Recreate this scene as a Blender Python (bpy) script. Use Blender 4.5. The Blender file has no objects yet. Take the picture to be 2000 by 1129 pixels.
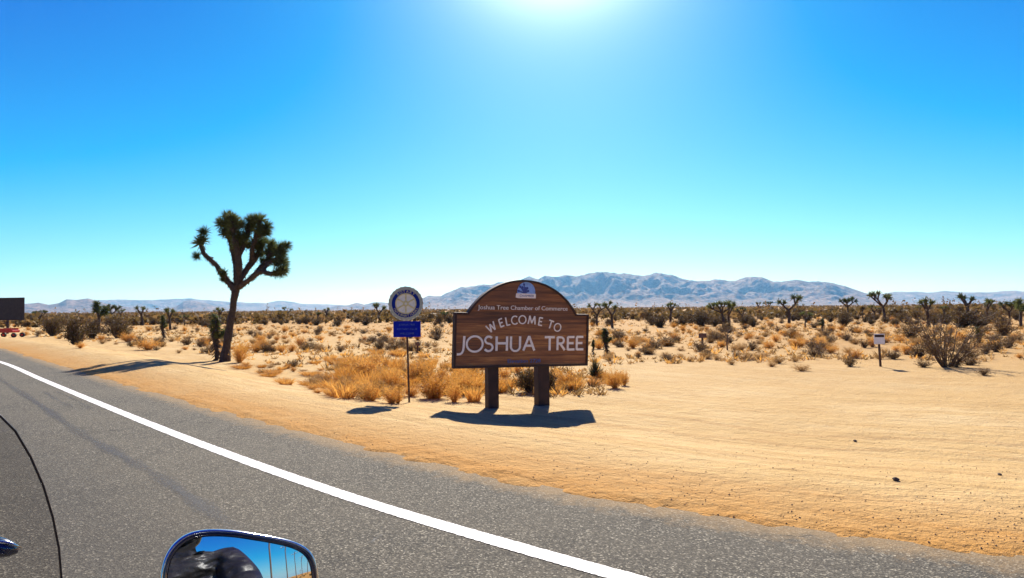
import bpy, math, random
import numpy as np
from mathutils import Vector, Matrix, Quaternion

R = math.radians
sc = bpy.context.scene
COL = sc.collection

# ------------------------------------------------------------------ camera
F_PX = 1250.0                       # focal length in pixels of the 2000 px wide photograph
CAM_Z = 1.6
cam_d = bpy.data.cameras.new('camera')
cam_d.sensor_width = 36.0
cam_d.lens = 36.0 * F_PX / 2000.0
cam_d.clip_start = 0.02
cam_d.clip_end = 60000
cam = bpy.data.objects.new('camera', cam_d)
COL.objects.link(cam)
PITCH = math.atan(38.5 / F_PX)
ROLL = R(0.55)
cam.matrix_world = (Matrix.Translation((0, 0, CAM_Z)) @ Matrix.Rotation(R(90) + PITCH, 4, 'X')
                    @ Matrix.Rotation(-ROLL, 4, 'Z'))
sc.camera = cam
CM = np.array(cam.matrix_world.to_3x3())

# ------------------------------------------------------------------ sky, sun, exposure
SUN_EL, SUN_AZ = R(36.0), R(4.6)     # azimuth clockwise from +Y
SUN_DIR = Vector((math.sin(SUN_AZ) * math.cos(SUN_EL), math.cos(SUN_AZ) * math.cos(SUN_EL), math.sin(SUN_EL)))
world = bpy.data.worlds.new('World')
sc.world = world
world.use_nodes = True
wn = world.node_tree
wn.nodes.clear()
sky = wn.nodes.new('ShaderNodeTexSky')
sky.sky_type = 'NISHITA'
sky.sun_disc = False
sky.sun_elevation = SUN_EL
sky.sun_rotation = SUN_AZ
sky.altitude = 800
sky.air_density = 1.0
sky.dust_density = 0.6
sky.ozone_density = 2.0
# one colour grade for the whole sky (deep, saturated desert blue) ...
def wmath(op, a, b):
    n = wn.nodes.new('ShaderNodeVectorMath'); n.operation = op
    for s_, v in ((0, a), (1, b)):
        if hasattr(v, 'is_output'): wn.links.new(v, n.inputs[s_])
        else: n.inputs[s_].default_value = v
    return n
g1 = wmath('SUBTRACT', sky.outputs[0], (3.4, 1.98, 0.0))
g2 = wmath('MULTIPLY', g1.outputs[0], (0.72, 0.97, 0.93))
g3 = wmath('MAXIMUM', g2.outputs[0], (0.05, 0.1, 0.2))
# ... and the bright aureole round the sun
wtc = wn.nodes.new('ShaderNodeTexCoord')
dt = wmath('DOT_PRODUCT', wtc.outputs['Generated'], tuple(SUN_DIR))
def wm(op, a, b):
    n = wn.nodes.new('ShaderNodeMath'); n.operation = op
    for s_, v in ((0, a), (1, b)):
        if hasattr(v, 'is_output'): wn.links.new(v, n.inputs[s_])
        else: n.inputs[s_].default_value = v
    return n.outputs[0]
dpos = wm('MAXIMUM', dt.outputs['Value'], 0.0)
lobe = wm('ADD', wm('MULTIPLY', wm('POWER', dpos, 165.0), 42.0), wm('MULTIPLY', wm('POWER', dpos, 30.0), 1.5))
gl = wn.nodes.new('ShaderNodeVectorMath'); gl.operation = 'SCALE'
gl.inputs[0].default_value = (1.0, 0.9, 0.8)
wn.links.new(lobe, gl.inputs['Scale'])
gsum = wmath('ADD', g3.outputs[0], gl.outputs[0])
bg = wn.nodes.new('ShaderNodeBackground')
bg.inputs['Strength'].default_value = 0.07
wo = wn.nodes.new('ShaderNodeOutputWorld')
wn.links.new(gsum.outputs[0], bg.inputs['Color'])
wn.links.new(bg.outputs[0], wo.inputs['Surface'])

sun_d = bpy.data.lights.new('sun', 'SUN')
sun_d.energy = 5.0
sun_d.angle = R(0.53)
sun_d.color = (1.0, 0.93, 0.82)
sun = bpy.data.objects.new('sun', sun_d)
COL.objects.link(sun)
sun.rotation_euler = SUN_DIR.to_track_quat('Z', 'Y').to_euler()
sun.location = (0, 0, 30)

sc.view_settings.view_transform = 'Standard'
sc.view_settings.look = 'None'
sc.view_settings.exposure = 1.08
sc.view_settings.gamma = 1.0
sc.view_settings.use_curve_mapping = False
sc.render.engine = 'CYCLES'
sc.cycles.use_denoising = True
sc.cycles.max_bounces = 6
sc.cycles.transparent_max_bounces = 12
sc.cycles.volume_bounces = 0
sc.cycles.sample_clamp_indirect = 6.0

# ------------------------------------------------------------------ helpers
def ray(px, py):
    v = np.array([(px - 1000.0) / F_PX, -(py - 564.5) / F_PX, -1.0])
    return CM @ v

def at(px, py, depth):
    return Vector(np.array([0, 0, CAM_Z]) + ray(px, py) * depth)

def project(P):
    q = CM.T @ (np.array(P) - np.array([0, 0, CAM_Z]))
    return 1000 + F_PX * q[0] / -q[2], 564.5 - F_PX * q[1] / -q[2], -q[2]

def on_plane(px, py, z=0.0):
    r = ray(px, py)
    k = (z - CAM_Z) / r[2]
    return np.array([0, 0, CAM_Z]) + r * k

def tag(o, label=None, cat=None, group=None, kind=None):
    if label: o['label'] = label
    if cat: o['category'] = cat
    if group: o['group'] = group
    if kind: o['kind'] = kind
    return o

def link(o, parent=None):
    COL.objects.link(o)
    if parent is not None:
        o.parent = parent
    return o

def empty(name, loc=(0, 0, 0), rz=0.0, parent=None):
    o = bpy.data.objects.new(name, None)
    o.empty_display_size = 0.2
    o.location = loc
    o.rotation_euler = (0, 0, rz)
    return link(o, parent)

class MB:
    """collects verts and faces, builds ONE mesh object"""
    def __init__(self):
        self.v, self.f, self.m = [], [], []
    def add(self, vs, fs, mi=0):
        b = len(self.v)
        self.v.extend([tuple(p) for p in vs])
        for f in fs:
            self.f.append(tuple(i + b for i in f))
            self.m.append(mi)
        return self
    def box(self, c, s, M=None, mi=0):
        x, y, z = s[0] / 2, s[1] / 2, s[2] / 2
        vs = [Vector((a * x, b * y, d * z)) for a in (-1, 1) for b in (-1, 1) for d in (-1, 1)]
        if M is not None: vs = [M @ p for p in vs]
        vs = [p + Vector(c) for p in vs]
        return self.add(vs, [(0, 1, 3, 2), (4, 6, 7, 5), (0, 4, 5, 1), (2, 3, 7, 6), (0, 2, 6, 4), (1, 5, 7, 3)], mi)
    def tube(self, pts, rad, n=8, cap=True, mi=0):
        pts = [Vector(p) for p in pts]
        if not hasattr(rad, '__len__'): rad = [rad] * len(pts)
        vs, fs = [], []
        ref = None
        for i, p in enumerate(pts):
            d = (pts[min(i + 1, len(pts) - 1)] - pts[max(i - 1, 0)]).normalized()
            if ref is None:
                ref = d.orthogonal().normalized()
            else:
                ref = (ref - d * ref.dot(d))
                ref = ref.normalized() if ref.length > 1e-5 else d.orthogonal().normalized()
            b = d.cross(ref)
            for k in range(n):
                a = 2 * math.pi * k / n
                vs.append(p + (ref * math.cos(a) + b * math.sin(a)) * rad[i])
        for i in range(len(pts) - 1):
            for k in range(n):
                k2 = (k + 1) % n
                fs.append((i * n + k, i * n + k2, (i + 1) * n + k2, (i + 1) * n + k))
        if cap:
            fs.append(tuple(range(n - 1, -1, -1)))
            fs.append(tuple((len(pts) - 1) * n + k for k in range(n)))
        return self.add(vs, fs, mi)
    def ball(self, c, r, nu=10, nv=7, M=None, mi=0):
        if not hasattr(r, '__len__'): r = (r, r, r)
        vs, fs = [], []
        for j in range(nv + 1):
            th = math.pi * j / nv
            for i in range(nu):
                ph = 2 * math.pi * i / nu
                p = Vector((r[0] * math.sin(th) * math.cos(ph), r[1] * math.sin(th) * math.sin(ph), r[2] * math.cos(th)))
                if M is not None: p = M @ p
                vs.append(p + Vector(c))
        for j in range(nv):
            for i in range(nu):
                i2 = (i + 1) % nu
                fs.append((j * nu + i, (j + 1) * nu + i, (j + 1) * nu + i2, j * nu + i2))
        return self.add(vs, fs, mi)
    def prism(self, pts2, y0, y1, mi=0):
        """polygon in local x,z extruded along y"""
        n = len(pts2)
        vs = [(p[0], y0, p[1]) for p in pts2] + [(p[0], y1, p[1]) for p in pts2]
        fs = [tuple(range(n)), tuple(range(2 * n - 1, n - 1, -1))]
        for i in range(n):
            j = (i + 1) % n
            fs.append((j, i, n + i, n + j))
        return self.add(vs, fs, mi)
    def mesh(self, name, mats, smooth=False):
        me = bpy.data.meshes.new(name)
        me.from_pydata(self.v, [], self.f)
        if not isinstance(mats, (list, tuple)): mats = [mats]
        for m in mats: me.materials.append(m)
        if len(mats) > 1: me.polygons.foreach_set('material_index', self.m)
        if smooth: me.polygons.foreach_set('use_smooth', [True] * len(me.polygons))
        me.update()
        return me
    def build(self, name, mats, parent=None, smooth=False, loc=None):
        o = bpy.data.objects.new(name, self.mesh(name, mats, smooth))
        if loc is not None: o.location = loc
        return link(o, parent)

def bevel(o, w, seg=2):
    m = o.modifiers.new('bevel', 'BEVEL')
    m.width = w; m.segments = seg; m.limit_method = 'ANGLE'
    return o

# value noise, vectorised
def _hash(ix, iy, seed):
    h = (ix.astype(np.int64) * 374761393 + iy.astype(np.int64) * 668265263 + seed * 974634777) & 0xffffffff
    h = ((h ^ (h >> 13)) * 1274126177) & 0xffffffff
    return ((h ^ (h >> 16)) & 0xffff) / 65535.0
def vnoise(x, y, seed=0):
    x = np.asarray(x, float); y = np.asarray(y, float)
    ix, iy = np.floor(x), np.floor(y)
    fx, fy = x - ix, y - iy
    fx = fx * fx * (3 - 2 * fx); fy = fy * fy * (3 - 2 * fy)
    a = _hash(ix, iy, seed); b = _hash(ix + 1, iy, seed); c = _hash(ix, iy + 1, seed); d = _hash(ix + 1, iy + 1, seed)
    return (a + (b - a) * fx) * (1 - fy) + (c + (d - c) * fx) * fy - 0.5
def fbm(x, y, seed=0, oct=4):
    s = 0; a = 1.0
    for k in range(oct):
        s = s + a * vnoise(x * 2 ** k, y * 2 ** k, seed + k)
        a *= 0.5
    return s

# ------------------------------------------------------------------ materials
def mat(name):
    m = bpy.data.materials.new(name)
    m.use_nodes = True
    nt = m.node_tree
    return m, nt, nt.nodes['Principled BSDF']
def nd(nt, t, **kw):
    n = nt.nodes.new(t)
    for k, v in kw.items():
        if k.startswith('i_'): n.inputs[k[2:]].default_value = v
        else: setattr(n, k, v)
    return n
def ramp(nt, fac, stops):
    r = nt.nodes.new('ShaderNodeValToRGB')
    e = r.color_ramp.elements
    while len(e) < len(stops): e.new(0.5)
    for k, (p, c) in enumerate(stops):
        e[k].position = p; e[k].color = (*c, 1) if len(c) == 3 else c
    nt.links.new(fac, r.inputs[0])
    return r.outputs[0]
def mixc(nt, fac, a, b, mode='MIX'):
    n = nt.nodes.new('ShaderNodeMix'); n.data_type = 'RGBA'; n.blend_type = mode
    for s, v in ((0, fac), (6, a), (7, b)):
        if hasattr(v, 'type') and hasattr(v, 'is_output'): nt.links.new(v, n.inputs[s])
        else: n.inputs[s].default_value = v if not isinstance(v, tuple) else ((*v, 1) if len(v) == 3 else v)
    return n.outputs[2]
def math_n(nt, op, a, b=None, clamp=False):
    n = nt.nodes.new('ShaderNodeMath'); n.operation = op; n.use_clamp = clamp
    for s, v in ((0, a), (1, b)):
        if v is None: continue
        if hasattr(v, 'is_output'): nt.links.new(v, n.inputs[s])
        else: n.inputs[s].default_value = v
    return n.outputs[0]
def noise(nt, vec, scale, detail=4, rough=0.6):
    n = nd(nt, 'ShaderNodeTexNoise'); n.inputs['Scale'].default_value = scale
    n.inputs['Detail'].default_value = detail; n.inputs['Roughness'].default_value = rough
    if vec is not None: nt.links.new(vec, n.inputs['Vector'])
    return n.outputs['Fac']
def objco(nt, scale=(1, 1, 1), rot=(0, 0, 0)):
    tc = nd(nt, 'ShaderNodeTexCoord'); mp = nd(nt, 'ShaderNodeMapping')
    mp.inputs['Scale'].default_value = scale; mp.inputs['Rotation'].default_value = rot
    nt.links.new(tc.outputs['Object'], mp.inputs[0])
    return mp.outputs[0]
def bumpn(nt, b, h, strength, dist):
    bp = nd(nt, 'ShaderNodeBump'); bp.inputs['Strength'].default_value = strength; bp.inputs['Distance'].default_value = dist
    nt.links.new(h, bp.inputs['Height']); nt.links.new(bp.outputs[0], b.inputs['Normal'])

def plain(name, col, rough=0.6, metal=0.0, var=0.15, scale=8.0, bump=0.0):
    m, nt, b = mat(name)
    co = objco(nt)
    n = noise(nt, co, scale, 4)
    lo = tuple(c * (1 - var) for c in col); hi = tuple(min(1, c * (1 + var)) for c in col)
    nt.links.new(ramp(nt, n, [(0.3, lo), (0.7, hi)]), b.inputs['Base Color'])
    b.inputs['Roughness'].default_value = rough
    b.inputs['Metallic'].default_value = metal
    if bump: bumpn(nt, b, n, bump, 0.01)
    return m

def foliage(name, dark, light, trans=0.15):
    """leaf / twig material: colour varies per object and per position"""
    m, nt, b = mat(name)
    info = nd(nt, 'ShaderNodeObjectInfo')
    co = objco(nt)
    n = noise(nt, co, 7.0, 2)
    f = math_n(nt, 'ADD', math_n(nt, 'MULTIPLY', n, 0.6), math_n(nt, 'MULTIPLY', info.outputs['Random'], 0.5), True)
    c = ramp(nt, f, [(0.25, dark), (0.75, light)])
    nt.links.new(c, b.inputs['Base Color'])
    b.inputs['Roughness'].default_value = 0.75
    b.inputs['Specular IOR Level'].default_value = 0.25
    if trans:
        tr = nd(nt, 'ShaderNodeBsdfTranslucent'); nt.links.new(c, tr.inputs['Color'])
        mx = nd(nt, 'ShaderNodeMixShader'); mx.inputs[0].default_value = trans
        out = nt.nodes['Material Output']
        nt.links.new(b.outputs[0], mx.inputs[1]); nt.links.new(tr.outputs[0], mx.inputs[2])
        nt.links.new(mx.outputs[0], out.inputs['Surface'])
    return m

# ------------------------------------------------------------------ road geometry (plan)
edge_px = [(0, 680), (87, 705), (175, 733), (280, 762), (385, 791), (525, 829), (640, 860), (815, 900), (995, 941),
           (1175, 975), (1400, 1015), (1600, 1042), (1800, 1066), (2000, 1090)]
line_px = [(0, 707), (100, 749), (214, 797), (350, 852), (500, 909), (660, 964), (770, 1000), (950, 1052), (1175, 1116), (1265, 1140)]
def plan(pxs): return np.array([on_plane(x, y)[:2] for x, y in pxs])
def smooth_poly(P, it=2):
    P = P.copy()
    for _ in range(it):
        Q = P.copy(); Q[1:-1] = (P[:-2] + 2 * P[1:-1] + P[2:]) / 4; P = Q
    return P
def extend(P, d0, n0, d1, n1):
    d0 = np.array(d0) / np.linalg.norm(d0); d1 = np.array(d1) / np.linalg.norm(d1)
    a = [P[0] + d0 * k for k in n0][::-1]; b = [P[-1] + d1 * k for k in n1]
    return np.vstack([a, P, b])
E0 = smooth_poly(plan(edge_px), 2)
L0 = smooth_poly(plan(line_px), 1)
FARDIR = (-0.735, 0.678); NEARDIR = (0.928, -0.372)
far_n = [15, 40, 90, 200, 500]; near_n = [4, 12, 30, 70, 160, 400]
E = extend(E0, FARDIR, far_n, NEARDIR, near_n)
L = extend(L0, FARDIR, far_n, NEARDIR, [3])
_de = np.array(NEARDIR) / np.linalg.norm(NEARDIR)
_off = np.dot(L[-1] - E0[-1], np.array([-_de[1], _de[0]]))
L[-1] = L0[-1] + (L0[-1] - L0[-3]) / np.linalg.norm(L0[-1] - L0[-3]) * 3
L = np.vstack([L, [E0[-1] + _de * k + np.array([-_de[1], _de[0]]) * (_off - 0.25) for k in (7, 13, 30, 70, 160, 400)]])
def resample(P, steps=6):
    out = []
    n = len(P)
    for i in range(n - 1):
        p0, p1, p2, p3 = P[max(i - 1, 0)], P[i], P[i + 1], P[min(i + 2, n - 1)]
        l = np.linalg.norm(p2 - p1)
        m1 = (p2 - p0) / max(np.linalg.norm(p2 - p0), 1e-6) * l
        m2 = (p3 - p1) / max(np.linalg.norm(p3 - p1), 1e-6) * l
        for k in range(steps):
            t = k / steps
            h = (2 * t**3 - 3 * t**2 + 1, t**3 - 2 * t**2 + t, -2 * t**3 + 3 * t**2, t**3 - t**2)
            out.append(h[0] * p1 + h[1] * m1 + h[2] * p2 + h[3] * m2)
    out.append(P[-1])
    return np.array(out)
EC, LC = resample(E), resample(L)

_A = EC[:-1]; _D = EC[1:] - EC[:-1]; _L2 = (_D ** 2).sum(1); _LN = np.sqrt(_L2); _ACC = np.concatenate([[0], np.cumsum(_LN)[:-1]])
def road_st(x, y):
    """signed distance to the asphalt edge (positive = desert side) and arc length along it"""
    x = np.atleast_1d(np.asarray(x, float)); y = np.atleast_1d(np.asarray(y, float))
    S, T = np.zeros(x.shape), np.zeros(x.shape)
    for c0 in range(0, len(x), 6000):
        X, Y = x[c0:c0 + 6000, None], y[c0:c0 + 6000, None]
        ax, ay = X - _A[:, 0], Y - _A[:, 1]
        u = np.clip((ax * _D[:, 0] + ay * _D[:, 1]) / _L2, 0, 1)
        dx, dy = ax - u * _D[:, 0], ay - u * _D[:, 1]
        q = dx * dx + dy * dy
        i = np.argmin(q, 1); r = np.arange(len(i))
        cr = _D[i, 0] * dy[r, i] - _D[i, 1] * dx[r, i]     # left of far->near direction is the desert
        S[c0:c0 + 6000] = np.sqrt(q[r, i]) * np.where(cr > 0, 1, -1)
        T[c0:c0 + 6000] = _ACC[i] + u[r, i] * _LN[i]
    return S, T

ROAD_W = 12.5
PLAIN_Z = -0.27
_ps = np.array([-400, -ROAD_W - 6, -ROAD_W - 1, -ROAD_W - 0.2, -ROAD_W + 0.3, -0.30, -0.10, 0.12, 0.8, 1.5, 2.2, 3.0, 3.9, 5.0, 400])
_pz = np.array([-0.27, -0.27, -0.02, 0.012, -0.08, -0.08, -0.02, 0.012, 0.025, 0.02, -0.04, -0.15, -0.25, -0.27, -0.27])
def height(x, y, s=None, t=None):
    x = np.atleast_1d(np.asarray(x, float)); y = np.atleast_1d(np.asarray(y, float))
    if s is None: s, t = road_st(x, y)
    z = np.interp(s, _ps, _pz)
    dist = np.hypot(x, y)
    amp = np.clip((s - 0.15) / 2.0, 0, 1)
    rag = np.clip(1 - np.abs(s) / 0.5, 0, 1)
    z = z + 0.055 * rag * fbm(x * 2.7, y * 2.7, 3, 4) 
    left = np.clip((-4.5 - x) / 5.0, 0, 1) * np.clip(1 - np.abs(s - 2.2) / 2.1, 0, 1)
    z = z + 0.16 * left * left * (3 - 2 * left)
    # graded ruts running with the road, fading out on the plain
    rut = np.clip((s - 0.5) / 1.0, 0, 1) * np.clip((11 - s) / 5.0, 0, 1)
    z = z + rut * 0.016 * (vnoise(s * 4.2 + 0.4 * vnoise(t * 0.15, s * 0.3, 9), t * 0.10, 11) + 0.6 * vnoise(s * 9, t * 0.35, 12))
    z = z + amp * (0.030 * fbm(x * 0.9, y * 0.9, 21, 4))
    out = np.clip((np.abs(s + ROAD_W / 2) - ROAD_W / 2 - 7) / 8, 0, 1)
    z = z + out * 0.09 * fbm(x * 0.16, y * 0.16, 31, 3)
    z = z + np.clip((dist - 50) / 120, 0, 1) * out * 0.5 * fbm(x * 0.012, y * 0.012, 41, 3)
    return z
def hz(x, y): return float(height([x], [y])[0])
def ground_px(px, py):
    """world point on the ground seen at a pixel of the photograph"""
    r = ray(px, py)
    k = np.geomspace(3.0, 900, 240)
    X, Y, Z = r[0] * k, r[1] * k, CAM_Z + r[2] * k
    d = Z - height(X, Y)
    i = np.argmax(d < 0)
    if d[i] >= 0: i = len(k) - 1
    k0, k1 = k[i - 1], k[i]
    f = d[i - 1] / (d[i - 1] - d[i]) if d[i] < 0 else 1
    q = k0 + (k1 - k0) * f
    return Vector((r[0] * q, r[1] * q, hz(r[0] * q, r[1] * q))), q

# ------------------------------------------------------------------ ground sheet
m_sand, nt, b = mat('desert_sand')
att = nd(nt, 'ShaderNodeAttribute'); att.attribute_name = 'road_st'
sep = nd(nt, 'ShaderNodeSeparateXYZ'); nt.links.new(att.outputs['Vector'], sep.inputs[0])
co = objco(nt)
S, T = sep.outputs[0], sep.outputs[1]
comb = nd(nt, 'ShaderNodeCombineXYZ')
nt.links.new(math_n(nt, 'MULTIPLY', S, 2.6), comb.inputs[0]); nt.links.new(math_n(nt, 'MULTIPLY', T, 0.22), comb.inputs[1])
streak = noise(nt, comb.outputs[0], 1.0, 6, 0.65)
comb2 = nd(nt, 'ShaderNodeCombineXYZ')
nt.links.new(math_n(nt, 'MULTIPLY', S, 9.0), comb2.inputs[0]); nt.links.new(math_n(nt, 'MULTIPLY', T, 0.9), comb2.inputs[1])
streak2 = noise(nt, comb2.outputs[0], 1.0, 5, 0.7)
patch = noise(nt, co, 0.35, 5, 0.6)
grain = noise(nt, co, 60.0, 3, 0.7)
grit = noise(nt, co, 17.0, 4, 0.75)
pale = (0.575, 0.42, 0.20); gold = (0.49, 0.325, 0.125); orange = (0.42, 0.205, 0.040)
c = mixc(nt, ramp(nt, patch, [(0.35, (0, 0, 0)), (0.65, (1, 1, 1))]), pale, gold)
c = mixc(nt, math_n(nt, 'MULTIPLY', ramp(nt, streak, [(0.43, (0, 0, 0)), (0.60, (1, 1, 1))]), 0.8), c, gold)
c = mixc(nt, math_n(nt, 'MULTIPLY', ramp(nt, streak2, [(0.53, (0, 0, 0)), (0.68, (1, 1, 1))]), 0.65), c, (0.34, 0.195, 0.07))
# loose orange grit in a strip along the asphalt
sn = math_n(nt, 'ADD', S, math_n(nt, 'MULTIPLY', math_n(nt, 'SUBTRACT', streak, 0.5), 1.6))
edgef = ramp(nt, math_n(nt, 'DIVIDE', sn, 3.0, True), [(0.05, (1, 1, 1)), (0.50, (0, 0, 0))])
c = mixc(nt, math_n(nt, 'MULTIPLY', edgef, 0.95), c, orange)
# the plain beyond the graded strip is more golden
plainf = ramp(nt, math_n(nt, 'DIVIDE', S, 60.0, True), [(0.16, (0, 0, 0)), (0.5, (1, 1, 1))])
litter = ramp(nt, noise(nt, co, 1.3, 6, 0.7), [(0.42, (0, 0, 0)), (0.62, (1, 1, 1))])
c = mixc(nt, math_n(nt, 'MULTIPLY', plainf, 0.95), c, (0.43, 0.25, 0.075))
c = mixc(nt, math_n(nt, 'MULTIPLY', math_n(nt, 'MULTIPLY', plainf, litter), 0.6), c, (0.30, 0.175, 0.06))
c = mixc(nt, math_n(nt, 'MULTIPLY', ramp(nt, grit, [(0.60, (0, 0, 0)), (0.74, (1, 1, 1))]), 0.45), c, (0.26, 0.15, 0.07))
c = mixc(nt, ramp(nt, grain, [(0.3, (0.25, 0.25, 0.25)), (0.7, (0, 0, 0))]), c, (0.30, 0.19, 0.09))
nt.links.new(c, b.inputs['Base Color'])
b.inputs['Roughness'].default_value = 0.95
b.inputs['Specular IOR Level'].default_value = 0.15
wob = math_n(nt, 'MULTIPLY', math_n(nt, 'SUBTRACT', noise(nt, objco(nt, (0.22, 0.22, 0.22)), 1.0, 2), 0.5), 3.2)
for s0 in (2.5, 4.1, 5.3):      # faint tyre tracks left along the shoulder
    tk = math_n(nt, 'ABSOLUTE', math_n(nt, 'SUBTRACT', math_n(nt, 'ADD', S, wob), s0))
    tf = math_n(nt, 'MULTIPLY', ramp(nt, tk, [(0.07, (1, 1, 1)), (0.15, (0, 0, 0))]), ramp(nt, grit, [(0.35, (0.15, 0.15, 0.15)), (0.6, (0.6, 0.6, 0.6))]))
    c = mixc(nt, tf, c, (0.36, 0.215, 0.08))
blot = ramp(nt, noise(nt, co, 0.8, 7, 0.72), [(0.50, (0, 0, 0)), (0.64, (0.5, 0.5, 0.5))])
c = mixc(nt, blot, c, (0.42, 0.265, 0.10))
peb = nd(nt, 'ShaderNodeTexVoronoi', i_Scale=26.0); nt.links.new(co, peb.inputs['Vector'])
pm = math_n(nt, 'MULTIPLY', ramp(nt, peb.outputs['Distance'], [(0.10, (1, 1, 1)), (0.20, (0, 0, 0))]), ramp(nt, noise(nt, co, 3.0, 3), [(0.50, (0, 0, 0)), (0.62, (1, 1, 1))]))
c = mixc(nt, math_n(nt, 'MULTIPLY', pm, 0.7), c, (0.17, 0.10, 0.05))
nt.links.new(c, b.inputs['Base Color'])
hsum = math_n(nt, 'ADD', math_n(nt, 'ADD', math_n(nt, 'MULTIPLY', grit, 1.1), math_n(nt, 'MULTIPLY', streak2, 0.5)), math_n(nt, 'MULTIPLY', noise(nt, co, 4.5, 5, 0.6), 1.6))
bumpn(nt, b, hsum, 0.9, 0.035)

angs = np.concatenate([np.arange(-47, 47.001, 0.2), np.arange(50, 312, 3.0)])
angs = np.radians(angs)
rr = np.concatenate([np.geomspace(0.4, 3.4, 14)[:-1], np.geomspace(3.4, 16, 270)[:-1], np.geomspace(16, 70, 90)[:-1], np.geomspace(70, 17500, 70)])
A, RR = np.meshgrid(angs, rr)
GX, GY = np.sin(A) * RR, np.cos(A) * RR
gs, gt = road_st(GX.ravel(), GY.ravel())
gz = height(GX.ravel(), GY.ravel(), gs, gt)
gz = np.where(RR.ravel() > 3000, PLAIN_Z, gz)
na, nr = len(angs), len(rr)
verts = np.column_stack([GX.ravel(), GY.ravel(), gz])
ii = np.arange(na); jj = np.arange(nr - 1)
I, J = np.meshgrid(ii, jj)
I2 = (I + 1) % na
faces = np.stack([J * na + I, (J + 1) * na + I, (J + 1) * na + I2, J * na + I2], -1).reshape(-1, 4)[:, ::-1]
me = bpy.data.meshes.new('desert_ground')
me.from_pydata(verts.tolist() + [(0, 0, -0.08)], [], faces.tolist() + [(na * nr, (i + 1) % na, i)[::-1] for i in range(na)])
me.materials.append(m_sand)
a = me.attributes.new('road_st', 'FLOAT_VECTOR', 'POINT')
vec = np.zeros((len(verts) + 1, 3)); vec[:-1, 0] = gs; vec[:-1, 1] = gt
vec[-1] = (-5, 0, 0)
a.data.foreach_set('vector', vec.ravel())
me.polygons.foreach_set('use_smooth', [True] * len(me.polygons))
me.update()
ground = link(bpy.data.objects.new('desert_ground', me))
tag(ground, 'golden sandy desert floor with a pale graded roadside strip', 'ground', kind='structure')

# ------------------------------------------------------------------ road
m_asph, nt, b = mat('asphalt')
co = objco(nt)
v1 = nd(nt, 'ShaderNodeTexVoronoi', i_Scale=88.0); nt.links.new(co, v1.inputs['Vector'])
sepc = nd(nt, 'ShaderNodeSeparateColor'); nt.links.new(v1.outputs['Color'], sepc.inputs[0])
n2 = noise(nt, co, 38.0, 4, 0.8)
n3 = noise(nt, co, 0.5, 4, 0.6)
n4 = noise(nt, co, 5.0, 5, 0.7)
c = ramp(nt, sepc.outputs[0], [(0.0, (0.021, 0.019, 0.014)), (0.45, (0.066, 0.060, 0.045)), (0.85, (0.140, 0.126, 0.092)), (1.0, (0.40, 0.365, 0.275))])
c = mixc(nt, math_n(nt, 'MULTIPLY', ramp(nt, n2, [(0.42, (1, 1, 1)), (0.58, (0, 0, 0))]), 0.45), c, (0.035, 0.034, 0.033))
c = mixc(nt, math_n(nt, 'MULTIPLY', ramp(nt, n3, [(0.35, (0, 0, 0)), (0.7, (1, 1, 1))]), 0.4), c, (0.145, 0.126, 0.09))
c = mixc(nt, math_n(nt, 'MULTIPLY', ramp(nt, n4, [(0.55, (0, 0, 0)), (0.75, (1, 1, 1))]), 0.4), c, (0.055, 0.050, 0.042))
rs = nd(nt, 'ShaderNodeAttribute'); rs.attribute_name = 'road_s'
ds = math_n(nt, 'ADD', rs.outputs['Fac'], math_n(nt, 'MULTIPLY', math_n(nt, 'SUBTRACT', noise(nt, co, 5.0, 8, 0.8), 0.5), 1.1))
c = mixc(nt, math_n(nt, 'MULTIPLY', ramp(nt, math_n(nt, 'ADD', ds, 1.0, True), [(0.66, (0, 0, 0)), (0.95, (1, 1, 1))]), 0.45), c, (0.36, 0.235, 0.10))
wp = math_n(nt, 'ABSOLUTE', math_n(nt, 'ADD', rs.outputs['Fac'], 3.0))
c = mixc(nt, math_n(nt, 'MULTIPLY', ramp(nt, wp, [(0.2, (1, 1, 1)), (1.3, (0, 0, 0))]), 0.42), c, (0.05, 0.046, 0.04))  # wheel path darkening, deepened to paint in windscreen and vignette shading
ck = nd(nt, 'ShaderNodeTexVoronoi', i_Scale=0.55); ck.feature = 'DISTANCE_TO_EDGE'
cw = nd(nt, 'ShaderNodeVectorMath'); cw.operation = 'ADD'
cn = nd(nt, 'ShaderNodeTexNoise'); cn.inputs['Scale'].default_value = 3.0; cn.inputs['Detail'].default_value = 6; nt.links.new(co, cn.inputs['Vector'])
nt.links.new(co, cw.inputs[0]); nt.links.new(cn.outputs['Color'], cw.inputs[1]); nt.links.new(cw.outputs[0], ck.inputs['Vector'])
cm = math_n(nt, 'MULTIPLY', ramp(nt, ck.outputs['Distance'], [(0.003, (1, 1, 1)), (0.008, (0, 0, 0))]), ramp(nt, noise(nt, co, 0.9, 3), [(0.52, (0, 0, 0)), (0.60, (1, 1, 1))]))
c = mixc(nt, math_n(nt, 'MULTIPLY', cm, 0.8), c, (0.018, 0.017, 0.015))
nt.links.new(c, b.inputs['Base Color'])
b.inputs['Roughness'].default_value = 0.92
b.inputs['Specular IOR Level'].default_value = 0.2
bumpn(nt, b, math_n(nt, 'ADD', math_n(nt, 'MULTIPLY', v1.outputs['Distance'], 1.0), n2), 0.7, 0.006)

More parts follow.
